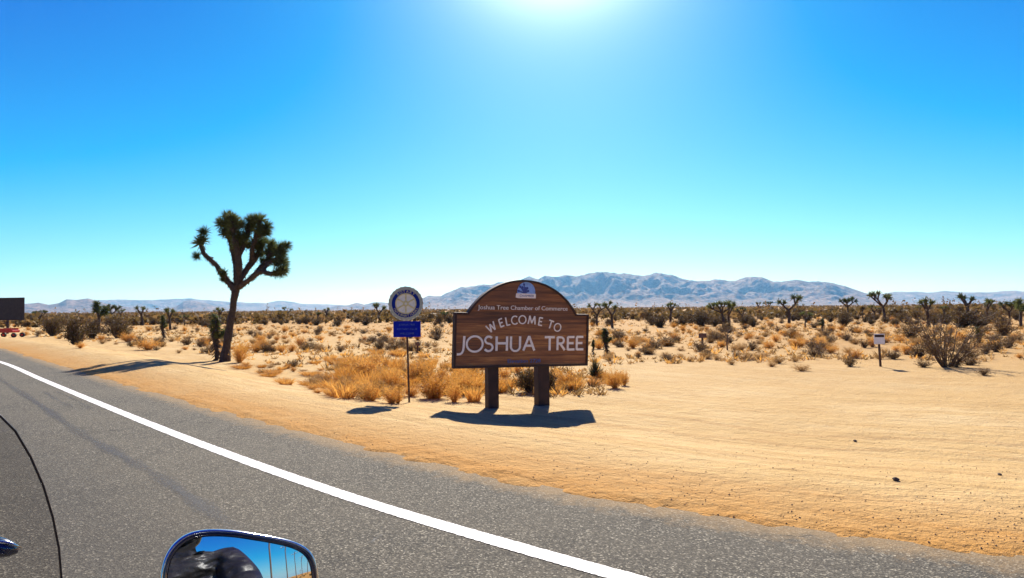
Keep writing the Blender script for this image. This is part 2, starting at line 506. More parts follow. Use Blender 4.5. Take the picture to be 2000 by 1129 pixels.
def normals2(P):
    d = np.gradient(P, axis=0); d /= np.linalg.norm(d, axis=1)[:, None]
    return np.column_stack([-d[:, 1], d[:, 0]])          # to the desert side
def strip(P, o0, o1, z, name, m, parent=None, n=1, jit=0, seed=0):
    N = normals2(P)
    mb = MB(); vs = []; fs = []
    rg = np.random.default_rng(seed)
    for i in range(len(P)):
        for k in range(n + 1):
            o = o0 + (o1 - o0) * k / n
            if jit and k in (0, n): o += rg.uniform(-jit, jit)
            q = P[i] + N[i] * o
            vs.append((q[0], q[1], z))
    for i in range(len(P) - 1):
        for k in range(n):
            a0 = i * (n + 1) + k
            fs.append((a0, a0 + n + 1, a0 + n + 2, a0 + 1))
    mb.add(vs, fs)
    return mb.build(name, m, parent)
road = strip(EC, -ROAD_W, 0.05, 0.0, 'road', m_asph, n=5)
_ra = road.data.attributes.new('road_s', 'FLOAT', 'POINT')
_ra.data.foreach_set('value', np.tile(np.linspace(-ROAD_W, 0.05, 6), len(EC)))
tag(road, 'grey asphalt highway curving off to the left', 'road', kind='structure')

m_line, nt, b = mat('white_road_paint')
co = objco(nt)
n = noise(nt, co, 30, 5, 0.8); n2 = noise(nt, co, 2.5, 3, 0.6)
c = ramp(nt, math_n(nt, 'ADD', math_n(nt, 'MULTIPLY', n, 0.8), math_n(nt, 'MULTIPLY', n2, 0.3)), [(0.40, (0.20, 0.19, 0.17)), (0.47, (0.58, 0.57, 0.53)), (0.7, (0.78, 0.77, 0.74))])
nt.links.new(c, b.inputs['Base Color']); b.inputs['Roughness'].default_value = 0.7
bumpn(nt, b, n, 0.4, 0.004)
# crisp outline with a slightly ragged paint edge
LF = resample(L, 40)
strip(LF, -0.075, 0.075, 0.004, 'edge_line', m_line, road, n=1, jit=0.004, seed=5)
m_yel = plain('yellow_road_paint', (0.62, 0.36, 0.04), 0.7, var=0.2, scale=20)
strip(EC, -6.5, -6.38, 0.004, 'centre_line', m_yel, road)
strip(EC, -6.22, -6.10, 0.004, 'centre_line', m_yel, road)
strip(EC, -11.6, -11.45, 0.004, 'edge_line', m_line, road)

# dark tar streaks on the lane, a sealed crack and rubber marks
m_tar, nt, b = mat('tar_streak')
co = objco(nt)
n = noise(nt, co, 22, 5, 0.8)
att = nd(nt, 'ShaderNodeAttribute'); att.attribute_name = 'fade'
fade = math_n(nt, 'MULTIPLY', att.outputs['Fac'], ramp(nt, n, [(0.3, (0.35, 0.35, 0.35)), (0.65, (1, 1, 1))]))
b.inputs['Base Color'].default_value = (0.028, 0.028, 0.031, 1); b.inputs['Roughness'].default_value = 0.7
trn = nd(nt, 'ShaderNodeBsdfTransparent'); mx = nd(nt, 'ShaderNodeMixShader')
nt.links.new(fade, mx.inputs[0]); nt.links.new(trn.outputs[0], mx.inputs[1]); nt.links.new(b.outputs[0], mx.inputs[2])
nt.links.new(mx.outputs[0], nt.nodes['Material Output'].inputs['Surface'])
def tar(pxs, w, name, strength):
    P = resample(plan(pxs), 10); N = normals2(P)
    K = 6
    vs, fs, fa = [], [], []
    for i in range(len(P)):
        u = i / (len(P) - 1)
        for k in range(K + 1):
            q = P[i] + N[i] * w * (k / K - 0.5) * (1 + 0.3 * math.sin(i * 0.9))
            vs.append((q[0], q[1], 0.0035))
            fa.append(strength * math.sin(math.pi * k / K) * min(1, 6 * (1 - u)) * min(1, 6 * u + 0.3) * (0.75 + 0.25 * math.sin(i * 0.37)))
    for i in range(len(P) - 1):
        for k in range(K):
            a0 = i * (K + 1) + k
            fs.append((a0, a0 + K + 1, a0 + K + 2, a0 + 1))
    me = bpy.data.meshes.new(name); me.from_pydata(vs, [], fs); me.materials.append(m_tar)
    at_ = me.attributes.new('fade', 'FLOAT', 'POINT'); at_.data.foreach_set('value', fa)
    return link(bpy.data.objects.new(name, me), road)
tar([(-60, 700), (0, 741), (87, 797), (157, 846), (245, 895), (315, 934), (430, 1012), (520, 1070)], 0.17, 'tar_streak', 0.75)
tar([(85, 764), (110, 780), (150, 800)], 0.10, 'tar_streak', 0.45)
tar([(110, 764), (150, 783), (190, 806)], 0.08, 'tar_streak', 0.35)
tar([(722, 1062), (735, 1052), (750, 1043)], 0.04, 'tar_streak', 0.6)

# ------------------------------------------------------------------ mountains
m_rock, nt, b = mat('mountain_rock')
tc = nd(nt, 'ShaderNodeTexCoord')
n = noise(nt, objco(nt, (0.004, 0.004, 0.004)), 1.0, 8, 0.65)
n2 = noise(nt, objco(nt, (0.03, 0.03, 0.03)), 1.0, 6, 0.75)
c = ramp(nt, n, [(0.35, (0.10, 0.070, 0.055)), (0.65, (0.30, 0.20, 0.15))])
c = mixc(nt, math_n(nt, 'MULTIPLY', ramp(nt, n2, [(0.45, (1, 1, 1)), (0.53, (0, 0, 0))]), 0.85), c, (0.03, 0.027, 0.022))
nt.links.new(c, b.inputs['Base Color']); b.inputs['Roughness'].default_value = 0.95; b.inputs['Specular IOR Level'].default_value = 0.1

MOUNT = {}
def mountain(name, prof, r_foot, r_crest, r_back, seed, label, na=420, nr=70, rough=1.0, apron=0.10):
    xs = np.array([p[0] for p in prof], float); ys = np.array([p[1] for p in prof], float)
    px = np.linspace(xs[0], xs[-1], na)
    cr_px = np.interp(px, xs, ys)
    dirs = np.array([ray(x, y) for x, y in zip(px, cr_px)])
    az = np.arctan2(dirs[:, 0], dirs[:, 1])
    tanel = dirs[:, 2] / np.hypot(dirs[:, 0], dirs[:, 1])
    crest = np.maximum(r_crest * tanel + CAM_Z - PLAIN_Z, 0)
    u = np.concatenate([np.linspace(0, 1, int(nr * 0.75)), np.linspace(1, 2, nr - int(nr * 0.75) + 1)[1:]])
    rad = np.where(u <= 1, r_foot + (r_crest - r_foot) * u, r_crest + (r_back - r_crest) * (u - 1))
    X = np.outer(rad, np.sin(az)); Y = np.outer(rad, np.cos(az))
    sh = np.where(u <= 1, apron * np.clip(u / 0.45, 0, 1) ** 1.3 + (1 - apron) * np.clip((u - 0.28) / 0.72, 0, 1) ** 1.15, (2 - u) ** 1.2)
    # ridged spurs and gullies, none on the crest so that the skyline keeps its line
    k = 1.0 / 900
    rid = 1 - np.abs(2 * fbm(X * k, Y * k, seed, 5))
    rid2 = 1 - np.abs(2 * fbm(X * k * 2.7, Y * k * 2.7, seed + 50, 4))
    fall = (np.clip(u, 0, 1) * np.clip(1.02 - u, 0, 1) * 4)[:, None] * (np.clip((u - 0.2) / 0.25, 0, 1))[:, None]
    Z = crest[None, :] * sh[:, None]
    Z = Z * (1 + rough * fall * (0.75 * (rid - 0.75) + 0.50 * (rid2 - 0.75)))
    jag = crest[None, :] * 0.055 * fbm(X / 150, Y / 150, seed + 90, 4) * (np.clip(u - 0.35, 0, 1) * 1.5)[:, None]
    Z = np.where((u <= 1.0)[:, None], Z + jag, Z) + PLAIN_Z - 0.3
    n_r = len(u)
    V = np.column_stack([X.ravel(), Y.ravel(), Z.ravel()])
    I, J = np.meshgrid(np.arange(na - 1), np.arange(n_r - 1))
    Fq = np.stack([J * na + I, (J + 1) * na + I, (J + 1) * na + I + 1, J * na + I + 1], -1).reshape(-1, 4)[:, ::-1]
    me = bpy.data.meshes.new(name); me.from_pydata(V.tolist(), [], Fq.tolist()); me.materials.append(m_rock)
    me.polygons.foreach_set('use_smooth', [False] * len(me.polygons)); me.update()
    o = link(bpy.data.objects.new(name, me))
    tag(o, label, 'mountains', kind='structure')
    MOUNT[name] = (px, az, rad, Z)
    return o
mountain('mountain_range',
         [(690, 607), (740, 602), (790, 594), (820, 584), (838, 576), (860, 578), (875, 570), (900, 560), (925, 557), (945, 552), (957, 553),
          (985, 547), (1005, 545), (1035, 538), (1052, 546), (1065, 541), (1090, 541), (1105, 539), (1125, 541), (1150, 535), (1175, 532), (1200, 531), (1225, 537),
          (1255, 540), (1275, 535), (1292, 532), (1310, 538), (1330, 545), (1365, 549), (1395, 545), (1425, 548), (1445, 544), (1470, 542), (1490, 542),
          (1508, 548), (1535, 546), (1555, 543), (1580, 548), (1600, 547), (1625, 552), (1650, 558), (1668, 565), (1690, 572), (1720, 580), (1780, 592), (1830, 597)],
         5600, 8600, 11500, 7, 'blue-grey mountain range rising behind the welcome sign', na=640, nr=90)
mountain('right_hills',
         [(1640, 590), (1700, 577), (1745, 570), (1790, 569), (1820, 571), (1850, 568), (1880, 570), (1930, 571), (1960, 569), (1985, 567), (2020, 570), (2120, 572), (2300, 578), (2500, 590)],
         11000, 13000, 15500, 17, 'long low blue hills at the right end of the horizon', rough=0.5)
mountain('left_hills',
         [(-300, 600), (-150, 592), (20, 594), (60, 592), (75, 590), (95, 595), (115, 592), (130, 584), (150, 585), (172, 582), (190, 588), (215, 594), (250, 600), (280, 604), (310, 608)],
         6500, 8200, 9800, 27, 'lilac hill beyond the dark roadside sign', na=300)
mountain('far_left_ridge',
         [(100, 600), (160, 586), (230, 585), (300, 586), (330, 583), (375, 582), (400, 586), (430, 588), (480, 591), (520, 592), (545, 587), (565, 588), (590, 593), (640, 594), (700, 598), (760, 600), (820, 604)],
         12500, 14200, 16000, 37, 'pale far ridge low on the left horizon', rough=0.6)
mountain('middle_hills',
         [(300, 608), (345, 598), (358, 589), (372, 586), (390, 590), (420, 596), (450, 602), (490, 606), (540, 607), (600, 606), (640, 602), (660, 596), (680, 596), (697, 591), (712, 595), (728, 590), (745, 589), (765, 592), (800, 596), (840, 602)],
         8200, 9600, 11000, 47, 'row of small blue hills left of the round club sign', na=300)

# ------------------------------------------------------------------ welcome sign
m_wood, nt, b = mat('stained_wood')
co = objco(nt, (0.55, 3.0, 9.0))
n = noise(nt, co, 1.6, 7, 0.7)
n2 = noise(nt, objco(nt, (0.25, 1.0, 3.2)), 1.4, 4, 0.6)
n3 = noise(nt, objco(nt, (1.5, 8.0, 60.0)), 1.0, 3, 0.6)
oi = nd(nt, 'ShaderNodeObjectInfo')
n = math_n(nt, 'ADD', n, math_n(nt, 'MULTIPLY', math_n(nt, 'SUBTRACT', oi.outputs['Random'], 0.55), 0.14))
c = ramp(nt, n, [(0.32, (0.09, 0.034, 0.014)), (0.5, (0.29, 0.108, 0.034)), (0.66, (0.58, 0.25, 0.07))])
c = mixc(nt, math_n(nt, 'MULTIPLY', ramp(nt, n2, [(0.40, (1, 1, 1)), (0.60, (0, 0, 0))]), 0.6), c, (0.12, 0.048, 0.026))
c = mixc(nt, math_n(nt, 'MULTIPLY', ramp(nt, n3, [(0.5, (0, 0, 0)), (0.7, (1, 1, 1))]), 0.35), c, (0.05, 0.02, 0.01))
nt.links.new(c, b.inputs['Base Color']); b.inputs['Roughness'].default_value = 0.65
bumpn(nt, b, math_n(nt, 'ADD', n, n3), 0.35, 0.006)
m_darkwood = plain('dark_wood', (0.036, 0.014, 0.009), 0.7, var=0.4, scale=6, bump=0.3)
m_letter = plain('carved_letter_paint', (0.92, 0.83, 0.72), 0.6, var=0.08, scale=15)
m_bluegrey = plain('faded_blue_paint', (0.10, 0.16, 0.36), 0.6, var=0.15, scale=15)
m_logo_blue = plain('emblem_blue_paint', (0.22, 0.38, 0.72), 0.5, var=0.2, scale=20)
m_logo_dark = plain('emblem_navy_paint', (0.03, 0.06, 0.26), 0.5, var=0.2, scale=20)

LBp, RBp, LTp = at(885, 720, 11.6), at(1147, 714, 12.75), at(885, 610, 11.6)
ux = (RBp - LBp); BW = ux.length; ux.normalize()
BH = (LTp - LBp).length
uz = (LTp - LBp); uz = (uz - ux * uz.dot(ux)).normalized()
uz = (uz + Vector((0, 0, 0.0))).normalized()
uy = uz.cross(ux)                                  # into the board, away from the camera
gl_, _ = ground_px(964, 796)
SB = empty('welcome_sign', LBp)
SB.matrix_world = Matrix(((ux.x, uy.x, uz.x, LBp.x), (ux.y, uy.y, uz.y, LBp.y), (ux.z, uy.z, uz.z, LBp.z), (0, 0, 0, 1)))
tag(SB, 'brown wooden welcome sign with arched top and white lettering on two posts', 'sign')
# map of the enlarged view (5.942x, origin 860,540) to board metres
zA, zB = 11.6, 12.75
def bd(zx, zy):
    t = (zx - 150) / 1550.0
    f = t * zA / (zB * (1 - t) + t * zA)
    top = 412 + 28 * t; bot = 1075 - 45 * t
    return f * BW, (bot - zy) / (bot - top) * BH
ARC_L, ARC_R = bd(300, 415)[0], bd(1560, 437)[0]
ARC_H = bd(945, 36)[1] - BH
def arch(inset=0.0, n=40):
    """outline of the board, counter-clockwise, with the dome on top"""
    i = inset
    cx = (ARC_L + ARC_R) / 2; hw = (ARC_R - ARC_L) / 2
    rad = (hw * hw + ARC_H * ARC_H) / (2 * ARC_H); cz = BH + ARC_H - rad
    r2 = rad - i
    zs = BH - i
    a1 = math.asin(min(1, (zs - cz) / r2))
    pts = [(i, i), (BW - i, i), (BW - i, zs)]
    for k in range(n + 1):
        a_ = a1 + (math.pi - 2 * a1) * k / n
        pts.append((cx + r2 * math.cos(a_), cz + r2 * math.sin(a_)))
    pts.append((i, zs))
    return pts
backing = MB().prism(arch(0.03), 0.012, 0.085).build('backing_board', m_darkwood, SB)
# face of horizontal planks with recessed joints
fullo = arch(0.012, 80)
def cut(P, z0, z1):
    for zc, sg in ((z0, 1), (z1, -1)):
        Q = []
        for i in range(len(P)):
            a_, b_ = P[i - 1], P[i]
            ia, ib = sg * (a_[1] - zc) >= 0, sg * (b_[1] - zc) >= 0
            if ia != ib:
                f_ = (zc - a_[1]) / (b_[1] - a_[1]); Q.append((a_[0] + f_ * (b_[0] - a_[0]), zc))
            if ib: Q.append(b_)
        P = Q
    return P
zj = np.linspace(0.012, BH + ARC_H - 0.012, 9)
for q in range(8):
    Pq = cut(fullo, zj[q] + 0.0025, zj[q + 1] - 0.0025)
    if len(Pq) > 2: MB().prism(Pq, 0.0 + 0.0008 * (q % 3), 0.014).build('plank', m_wood, SB)
# raised dark border
o_, i_ = arch(0.0), arch(0.038)
mb = MB(); n_ = len(o_)
vs = [(p[0], -0.022, p[1]) for p in o_] + [(p[0], -0.022, p[1]) for p in i_] + [(p[0], 0.095, p[1]) for p in o_] + [(p[0], 0.0005, p[1]) for p in i_]
fs = []
for k in range(n_):
    j = (k + 1) % n_
    fs += [(k, j, n_ + j, n_ + k), (j, k, 2 * n_ + k, 2 * n_ + j), (n_ + k, n_ + j, 3 * n_ + j, 3 * n_ + k)]
mb.add(vs, fs).build('border', m_darkwood, SB)

# lettering: flared strokes drawn as ribbons with thickness
def arcpts(cx, cz, rx, rz, a0, a1, n=14):
    return [(cx + rx * math.cos(R(a0 + (a1 - a0) * k / n)), cz + rz * math.sin(R(a0 + (a1 - a0) * k / n))) for k in range(n + 1)]
GLYPH = {   # unit-height strokes; each with its own width
    'J': (0.42, [[(0.40, 1.0), (0.37, 0.25), (0.34, 0.02), (0.26, -0.14), (0.14, -0.21), (-0.06, -0.22)]]),
    'O': (1.0, [arcpts(0.5, 0.5, 0.47, 0.48, 90, 450, 32)]),
    'S': (0.62, [arcpts(0.31, 0.745, 0.25, 0.235, 35, 265, 14)[:-1] + arcpts(0.30, 0.255, 0.28, 0.25, 90, -150, 16)]),
    'H': (0.78, [[(0.05, 0), (0.05, 1)], [(0.73, 0), (0.73, 1)], [(0.05, 0.52), (0.73, 0.52)]]),
    'U': (0.74, [[(0.05, 1.0), (0.05, 0.35)] + arcpts(0.37, 0.33, 0.32, 0.31, 180, 360, 14) + [(0.69, 0.35), (0.69, 1.0)]]),
    'A': (0.82, [[(0.03, 0), (0.41, 1.0)], [(0.41, 1.0), (0.79, 0)], [(0.17, 0.34), (0.65, 0.34)]]),
    'T': (0.68, [[(0.0, 0.96), (0.68, 0.96)], [(0.34, 0.0), (0.34, 0.96)]]),
    'R': (0.62, [[(0.06, 0), (0.06, 0.97)], [(0.06, 0.95)] + arcpts(0.30, 0.72, 0.24, 0.23, 90, -90, 12) + [(0.06, 0.49)], [(0.26, 0.49), (0.62, 0.0)]]),
    'E': (0.54, [[(0.06, 0), (0.06, 0.97)], [(0.06, 0.95), (0.52, 0.95)], [(0.06, 0.50), (0.46, 0.50)], [(0.06, 0.04), (0.54, 0.04)]]),
    'W': (1.15, [[(0.02, 1), (0.30, 0)], [(0.30, 0), (0.57, 0.92)], [(0.57, 0.92), (0.84, 0)], [(0.84, 0), (1.12, 1)]]),
    'L': (0.52, [[(0.06, 1), (0.06, 0.0)], [(0.06, 0.04), (0.52, 0.04)]]),
    'C': (0.85, [arcpts(0.50, 0.5, 0.46, 0.48, 48, 312, 22)]),
    'M': (1.05, [[(0.04, 0), (0.18, 1)], [(0.18, 1), (0.52, 0.12)], [(0.52, 0.12), (0.87, 1)], [(0.87, 1), (1.01, 0)]]),
}
def letter(ch, x0, z0, w, h, rot, sw, parent, m, y=-0.012):
    gw, strokes = GLYPH[ch]
    mb = MB()
    ca, sa = math.cos(rot), math.sin(rot)
    for q, st in enumerate(strokes):
        P = [Vector(((p[0] / gw) * w, p[1] * h)) for p in st]
        n = len(P); closed = (P[0] - P[-1]).length < 1e-6
        vs = []
        for i in range(n):
            if closed: d = P[(i + 1) % (n - 1)] - P[(i - 1) % (n - 1)]
            else: d = P[min(i + 1, n - 1)] - P[max(i - 1, 0)]
            d.normalize(); nn = Vector((-d.y, d.x))
            t = i / (n - 1)
            ww = sw * (1 + (0.0 if closed else 0.18 * (2 * abs(t - 0.5)) ** 2)) / 2
            for sgn in (-1, 1):
                u = P[i] + nn * ww * sgn
                vs.append((u.x, u.y))
        yy = y - 0.0006 * q
        V = [(x0 + u * ca - v * sa, yy, z0 + u * sa + v * ca) for u, v in vs]
        V += [(p[0], 0.002, p[2]) for p in V]
        k = len(vs); fs = []
        for i in range(n - 1):
            a0 = 2 * i
            fs += [(a0, a0 + 2, a0 + 3, a0 + 1), (a0, k + a0, k + a0 + 2, a0 + 2), (a0 + 1, a0 + 3, k + a0 + 3, k + a0 + 1)]
        if not closed: fs += [(0, 1, k + 1, k), (2 * n - 2, k + 2 * n - 2, k + 2 * n - 1, 2 * n - 1)]
        mb.add(V, fs)
    return mb.build('letter', m, parent)
for ch, xa, xb, top, base in [('J', 198, 272, 692, 868), ('O', 292, 488, 690, 880), ('S', 500, 604, 694, 868), ('H', 634, 772, 695, 864), ('U', 800, 922, 695, 870),
                              ('A', 948, 1086, 692, 860), ('T', 1200, 1312, 697, 858), ('R', 1338, 1432, 697, 854), ('E', 1456, 1544, 694, 852), ('E', 1560, 1646, 692, 850)]:
    (x0, z0), (x1, _), (_, z1) = bd(xa, base), bd(xb, base), bd(xa, top)
    if ch == 'J': x1 = x0 + (x1 - x0); 
    letter(ch, x0, z0, x1 - x0, z1 - z0, 0, 0.037, SB, m_letter)
for ch, zx, zy, deg, wf in [('W', 578, 588, 32, 1.12), ('E', 690, 535, 20, .52), ('L', 765, 518, 13, .5), ('C', 842, 506, 6, .82), ('O', 935, 500, 0, .98),
                            ('M', 1045, 505, -4, 1.0), ('E', 1145, 522, -9, .52), ('T', 1262, 556, -18, .66), ('O', 1343, 590, -24, .95)]:
    cx, cz = bd(zx, zy); h = 0.158; w = h * wf
    r = R(deg)
    x0 = cx - (w / 2) * math.cos(r) + (h / 2) * math.sin(r); z0 = cz - (w / 2) * math.sin(r) - (h / 2) * math.cos(r)
    letter(ch, x0, z0, w, h, r, 0.0215, SB, m_letter)

def text_mesh(body, size, name, m, parent, M, extrude=0.003, align='CENTER', width=None):
    cu = bpy.data.curves.new(name, 'FONT'); cu.body = body; cu.size = size; cu.extrude = extrude
    cu.align_x = align; cu.align_y = 'CENTER'; cu.resolution_u = 3
    to = link(bpy.data.objects.new(name + '_tmp', cu))
    dg = bpy.context.evaluated_depsgraph_get()
    me = bpy.data.meshes.new_from_object(to.evaluated_get(dg))
    bpy.data.objects.remove(to); bpy.data.curves.remove(cu)
    me.materials.clear(); me.materials.append(m)
    co_ = np.zeros(len(me.vertices) * 3); me.vertices.foreach_get('co', co_); co_ = co_.reshape(-1, 3)
    if width and len(co_): co_[:, 0] *= width / max(1e-6, co_[:, 0].max() - co_[:, 0].min())
    me.vertices.foreach_set('co', co_.ravel()); me.update()
    me.name = name
    o = link(bpy.data.objects.new(name, me), parent)
    if len(body) > 1: o['kind'] = 'stuff'
    o.matrix_local = M
    return o
FACE = Matrix.Rotation(R(90), 4, 'X')              # text plane -> local xz, readable from -y
cx, cz = bd(955, 366); wd = bd(1475, 366)[0] - bd(440, 366)[0]
text_mesh('Joshua Tree Chamber of Commerce', 0.115, 'small_lettering', m_letter, SB, Matrix.Translation((cx, -0.005, cz)) @ FACE, width=wd)
cx, cz = bd(968, 982); wd = bd(1160, 980)[0] - bd(780, 980)[0]
text_mesh('Elevation 2728', 0.10, 'small_lettering', m_bluegrey, SB, Matrix.Translation((cx, -0.005, cz)) @ FACE, width=wd)
# emblem: blue half-dome with a dark tree, white name strip under it
em = empty('emblem', (0, 0, 0), parent=SB)
em.matrix_parent_inverse = Matrix()
ex0, ez0 = bd(868, 196); ex1, ez1 = bd(1075, 66)
ecx, ew, eh = (ex0 + ex1) / 2, (ex1 - ex0) / 2, ez1 - ez0
MB().prism([(ecx + ew * math.cos(a_), ez0 + eh * math.sin(a_) ** 0.8) for a_ in np.linspace(0, math.pi, 24)], -0.006, 0.002).build('emblem_dome', m_logo_blue, em)
mb = MB()
for a_, l_ in [(100, .92), (135, .95), (60, .62), (165, .9), (120, .7), (80, .55), (30, .5)]:
    a_ = R(a_); c0 = (ecx - ew * 0.15, ez0 + 0.01)
    tip = (c0[0] + math.cos(a_) * ew * l_, c0[1] + math.sin(a_) * eh * l_)
    nx, nz = -math.sin(a_) * 0.016, math.cos(a_) * 0.016
    yb = -0.0075 - 0.0004 * l_
    mb.prism([(c0[0] - nx, c0[1] - nz), (tip[0] - nx * .4, tip[1] - nz * .4), (tip[0] + nx * .4, tip[1] + nz * .4), (c0[0] + nx, c0[1] + nz)], yb, -0.001)
    mb.ball((tip[0] * 0.8 + c0[0] * 0.2, -0.007, tip[1] * 0.8 + c0[1] * 0.2), (0.024, 0.003, 0.024), 8, 5)
mb.build('emblem_tree', m_logo_dark, em)
sx0, sz0 = bd(850, 248); sx1, sz1 = bd(1082, 200)
MB().prism([(sx0, sz0 + .012), (sx0 + .06, sz0), (sx1, sz0 + 0.004), (sx1, sz1), (sx0 + .01, sz1)], -0.008, 0.002).build('emblem_strip', m_letter, em)
text_mesh('CHAMBER', 0.062, 'small_lettering', m_logo_dark, em, Matrix.Translation(((sx0 + sx1) / 2 + .02, -0.0095, (sz0 + sz1) / 2)) @ FACE, width=(sx1 - sx0) * 0.72, extrude=0.001)
# two square posts, set behind the board face and going into the ground
SBi = SB.matrix_world.inverted()
for pxa, pxb, yb in [(953, 977, 796), (1050, 1076, 797)]:
    f = ((pxa + pxb) / 2 - 885) / 262.0
    ff = f * zA / (zB * (1 - f) + f * zA)
    base = SB.matrix_world @ Vector((ff * BW, 0.12, 0.0))
    w = (pxb - pxa) * (zA + (zB - zA) * ff) / F_PX * 0.93
    gz0 = hz(base.x, base.y)
    rotm = Matrix(((ux.x, -ux.y, 0), (ux.y, ux.x, 0), (0, 0, 1)))
    topz = base.z + 0.75
    mb = MB()
    mb.box((base.x, base.y, (topz + gz0 - 0.25) / 2), (w, w * 0.9, topz - gz0 + 0.25), rotm)
    p = mb.build('post', m_darkwood)
    p.parent = SB; p.matrix_parent_inverse = SBi
    bevel(p, 0.012)

# ------------------------------------------------------------------ round club sign
m_silver = plain('weathered_gilt_rim', (0.44, 0.44, 0.32), 0.5, 0.2, 0.2, 25)
m_gold = plain('dull_gold_paint', (0.72, 0.62, 0.28), 0.5, 0.1, 0.2, 25)
m_navy = plain('navy_blue_paint', (0.004, 0.022, 0.22), 0.6, 0.0, 0.2, 10)
m_royal = plain('royal_blue_paint', (0.002, 0.014, 0.36), 0.6, 0.0, 0.2, 10)
m_paper = plain('off_white_paint', (0.84, 0.80, 0.66), 0.6, 0.0, 0.1, 15)
m_rust = plain('rusty_steel', (0.09, 0.045, 0.028), 0.75, 0.3, 0.4, 20, 0.3)
for m_ in (m_navy, m_royal, m_bluegrey): m_.node_tree.nodes['Principled BSDF'].inputs['Specular IOR Level'].default_value = 0.12
rp, rd = ground_px(800, 786)
RS = empty('club_sign', rp)
RS.rotation_euler = (0, 0, R(8))
tag(RS, 'round blue and gold service club wheel sign on thin rusty pole', 'sign')
def club(px, py): 
    q = at(px, py, rd); return (RS.matrix_basis.inverted() @ q)
pbot = Vector((0, 0, -0.3)); 
ctr = club(792.5, 593); rad = 34.0 / F_PX * rd
pl0 = club(795, 643)
lean = (ctr.x - 0.0)
tx = lambda z: lean * z / ctr.z
MB().tube([(0, 0.02, -0.3), (tx(1.0), 0.02, 1.0), (tx(ctr.z), 0.02, ctr.z + 0.05)], 0.019, 8).build('pole', m_rust, RS)
Cx, Cz = ctr.x, ctr.z
def disc(r0, r1, y0, y1, a0=0, a1=360, n=48, teeth=0):
    mb = MB(); vs, fs = [], []
    for k in range(n + 1):
        a_ = R(a0 + (a1 - a0) * k / n)
        rr1 = r1
        if teeth: rr1 = r1 * (1.0 if (k % 4) in (0, 1) else 0.94)
        ca, sa = math.cos(a_), math.sin(a_)
        vs += [(Cx + r0 * ca, y0, Cz + r0 * sa), (Cx + rr1 * ca, y0, Cz + rr1 * sa), (Cx + r0 * ca, y1, Cz + r0 * sa), (Cx + rr1 * ca, y1, Cz + rr1 * sa)]
    for k in range(n):
        i, j = 4 * k, 4 * k + 4
        fs += [(i, i + 1, j + 1, j), (i + 1, i + 3, j + 3, j + 1), (i + 2, i, j, j + 2), (i + 3, i + 2, j + 2, j + 3)]
    if a1 - a0 < 360: fs += [(0, 2, 3, 1), (4 * n, 4 * n + 1, 4 * n + 3, 4 * n + 2)]
    return mb.add(vs, fs)
disc(0.0001, rad * 0.985, -0.004, 0.004).build('backing_disc', m_paper, RS)
disc(rad * 0.80, rad, -0.014, 0.006, n=96, teeth=1).build('gear_rim', m_silver, RS)
disc(rad * 0.60, rad * 0.80, -0.010, -0.003, n=64).build('blue_ring', m_navy, RS)
disc(rad * 0.535, rad * 0.60, -0.013, -0.003, n=64).build('inner_rim', m_gold, RS)
for k in range(6):
    a_ = R(90 + 60 * k)
    Mx = Matrix.Rotation(-a_, 3, 'Y')
    mb = MB(); 
    mb.box((Cx + math.cos(a_) * rad * 0.32, -0.0095, Cz + math.sin(a_) * rad * 0.32), (rad * 0.46, 0.009, rad * 0.085), Mx)
    mb.build('spoke', m_gold, RS)
disc(rad * 0.07, rad * 0.17, -0.016, -0.003, n=24).build('hub', m_gold, RS)
def ring_text(s, a_mid, step, flip, size):
    for k, chh in enumerate(s):
        if chh == ' ': continue
        off = (k - (len(s) - 1) / 2) * step
        a_ = a_mid - off if not flip else a_mid + off
        p = (Cx + math.cos(R(a_)) * rad * 0.70, -0.0125, Cz + math.sin(R(a_)) * rad * 0.70)
        rot = R(a_ - 90) if not flip else R(a_ + 90)
        text_mesh(chh, size, 'letter', m_gold, RS, Matrix.Translation(p) @ Matrix.Rotation(-rot, 4, 'Y') @ FACE, extrude=0.0015)
ring_text('ROTARY', 90, 15.5, False, rad * 0.22)
ring_text('INTERNATIONAL', 270, 11.0, True, rad * 0.19)
pw, ph = 53 / F_PX * rd, 31 / F_PX * rd
MB().box((pl0.x, -0.006, pl0.z), (pw, 0.012, ph)).build('name_plate', m_royal, RS)
for q, (dz, fw) in enumerate([(0.28, 0.60), (0.0, 0.74), (-0.28, 0.52)]):
    text_mesh(['JOSHUA TREE', 'ROTARY CLUB', 'WELCOME'][q], ph * 0.17, 'small_lettering', m_bluegrey, RS, Matrix.Translation((pl0.x, -0.0135, pl0.z + dz * ph)) @ FACE, extrude=0.0008, width=pw * fw)

# ------------------------------------------------------------------ small signs
def small_sign(name, px, py_base, py_top, wpx, hpx, face_m, label, header=None, lean=0.0, cat='sign'):
    p, d = ground_px(px, py_base)
    s = empty(name, p, R(random.Random(int(px)).uniform(-12, 12)))
    tag(s, label, cat)
    H = (py_base - py_top) / F_PX * d; w, h = wpx / F_PX * d, hpx / F_PX * d
    pr = max(0.03, 3.2 / F_PX * d)
    MB().box((lean * H * 0.4, 0, (H * 0.97 - 0.3) / 2), (pr, pr, H * 0.97 + 0.3), Matrix.Rotation(lean, 3, 'Y')).build('post', m_rust, s)
    bevel(MB().box((lean * H * 0.85, -pr / 2 - 0.009, H - h / 2), (w, 0.018, h)).build('panel', face_m, s), 0.004)
    if header: MB().box((lean * H * 0.85, -pr / 2 - 0.021, H - h * 0.20), (w * 0.88, 0.006, h * 0.24)).build('header_band', header, s)
    return s
m_white = plain('white_painted_panel', (0.78, 0.77, 0.76), 0.5, 0, 0.06, 20)
m_brownp = plain('brown_painted_panel', (0.13, 0.06, 0.035), 0.6, 0, 0.25, 20)
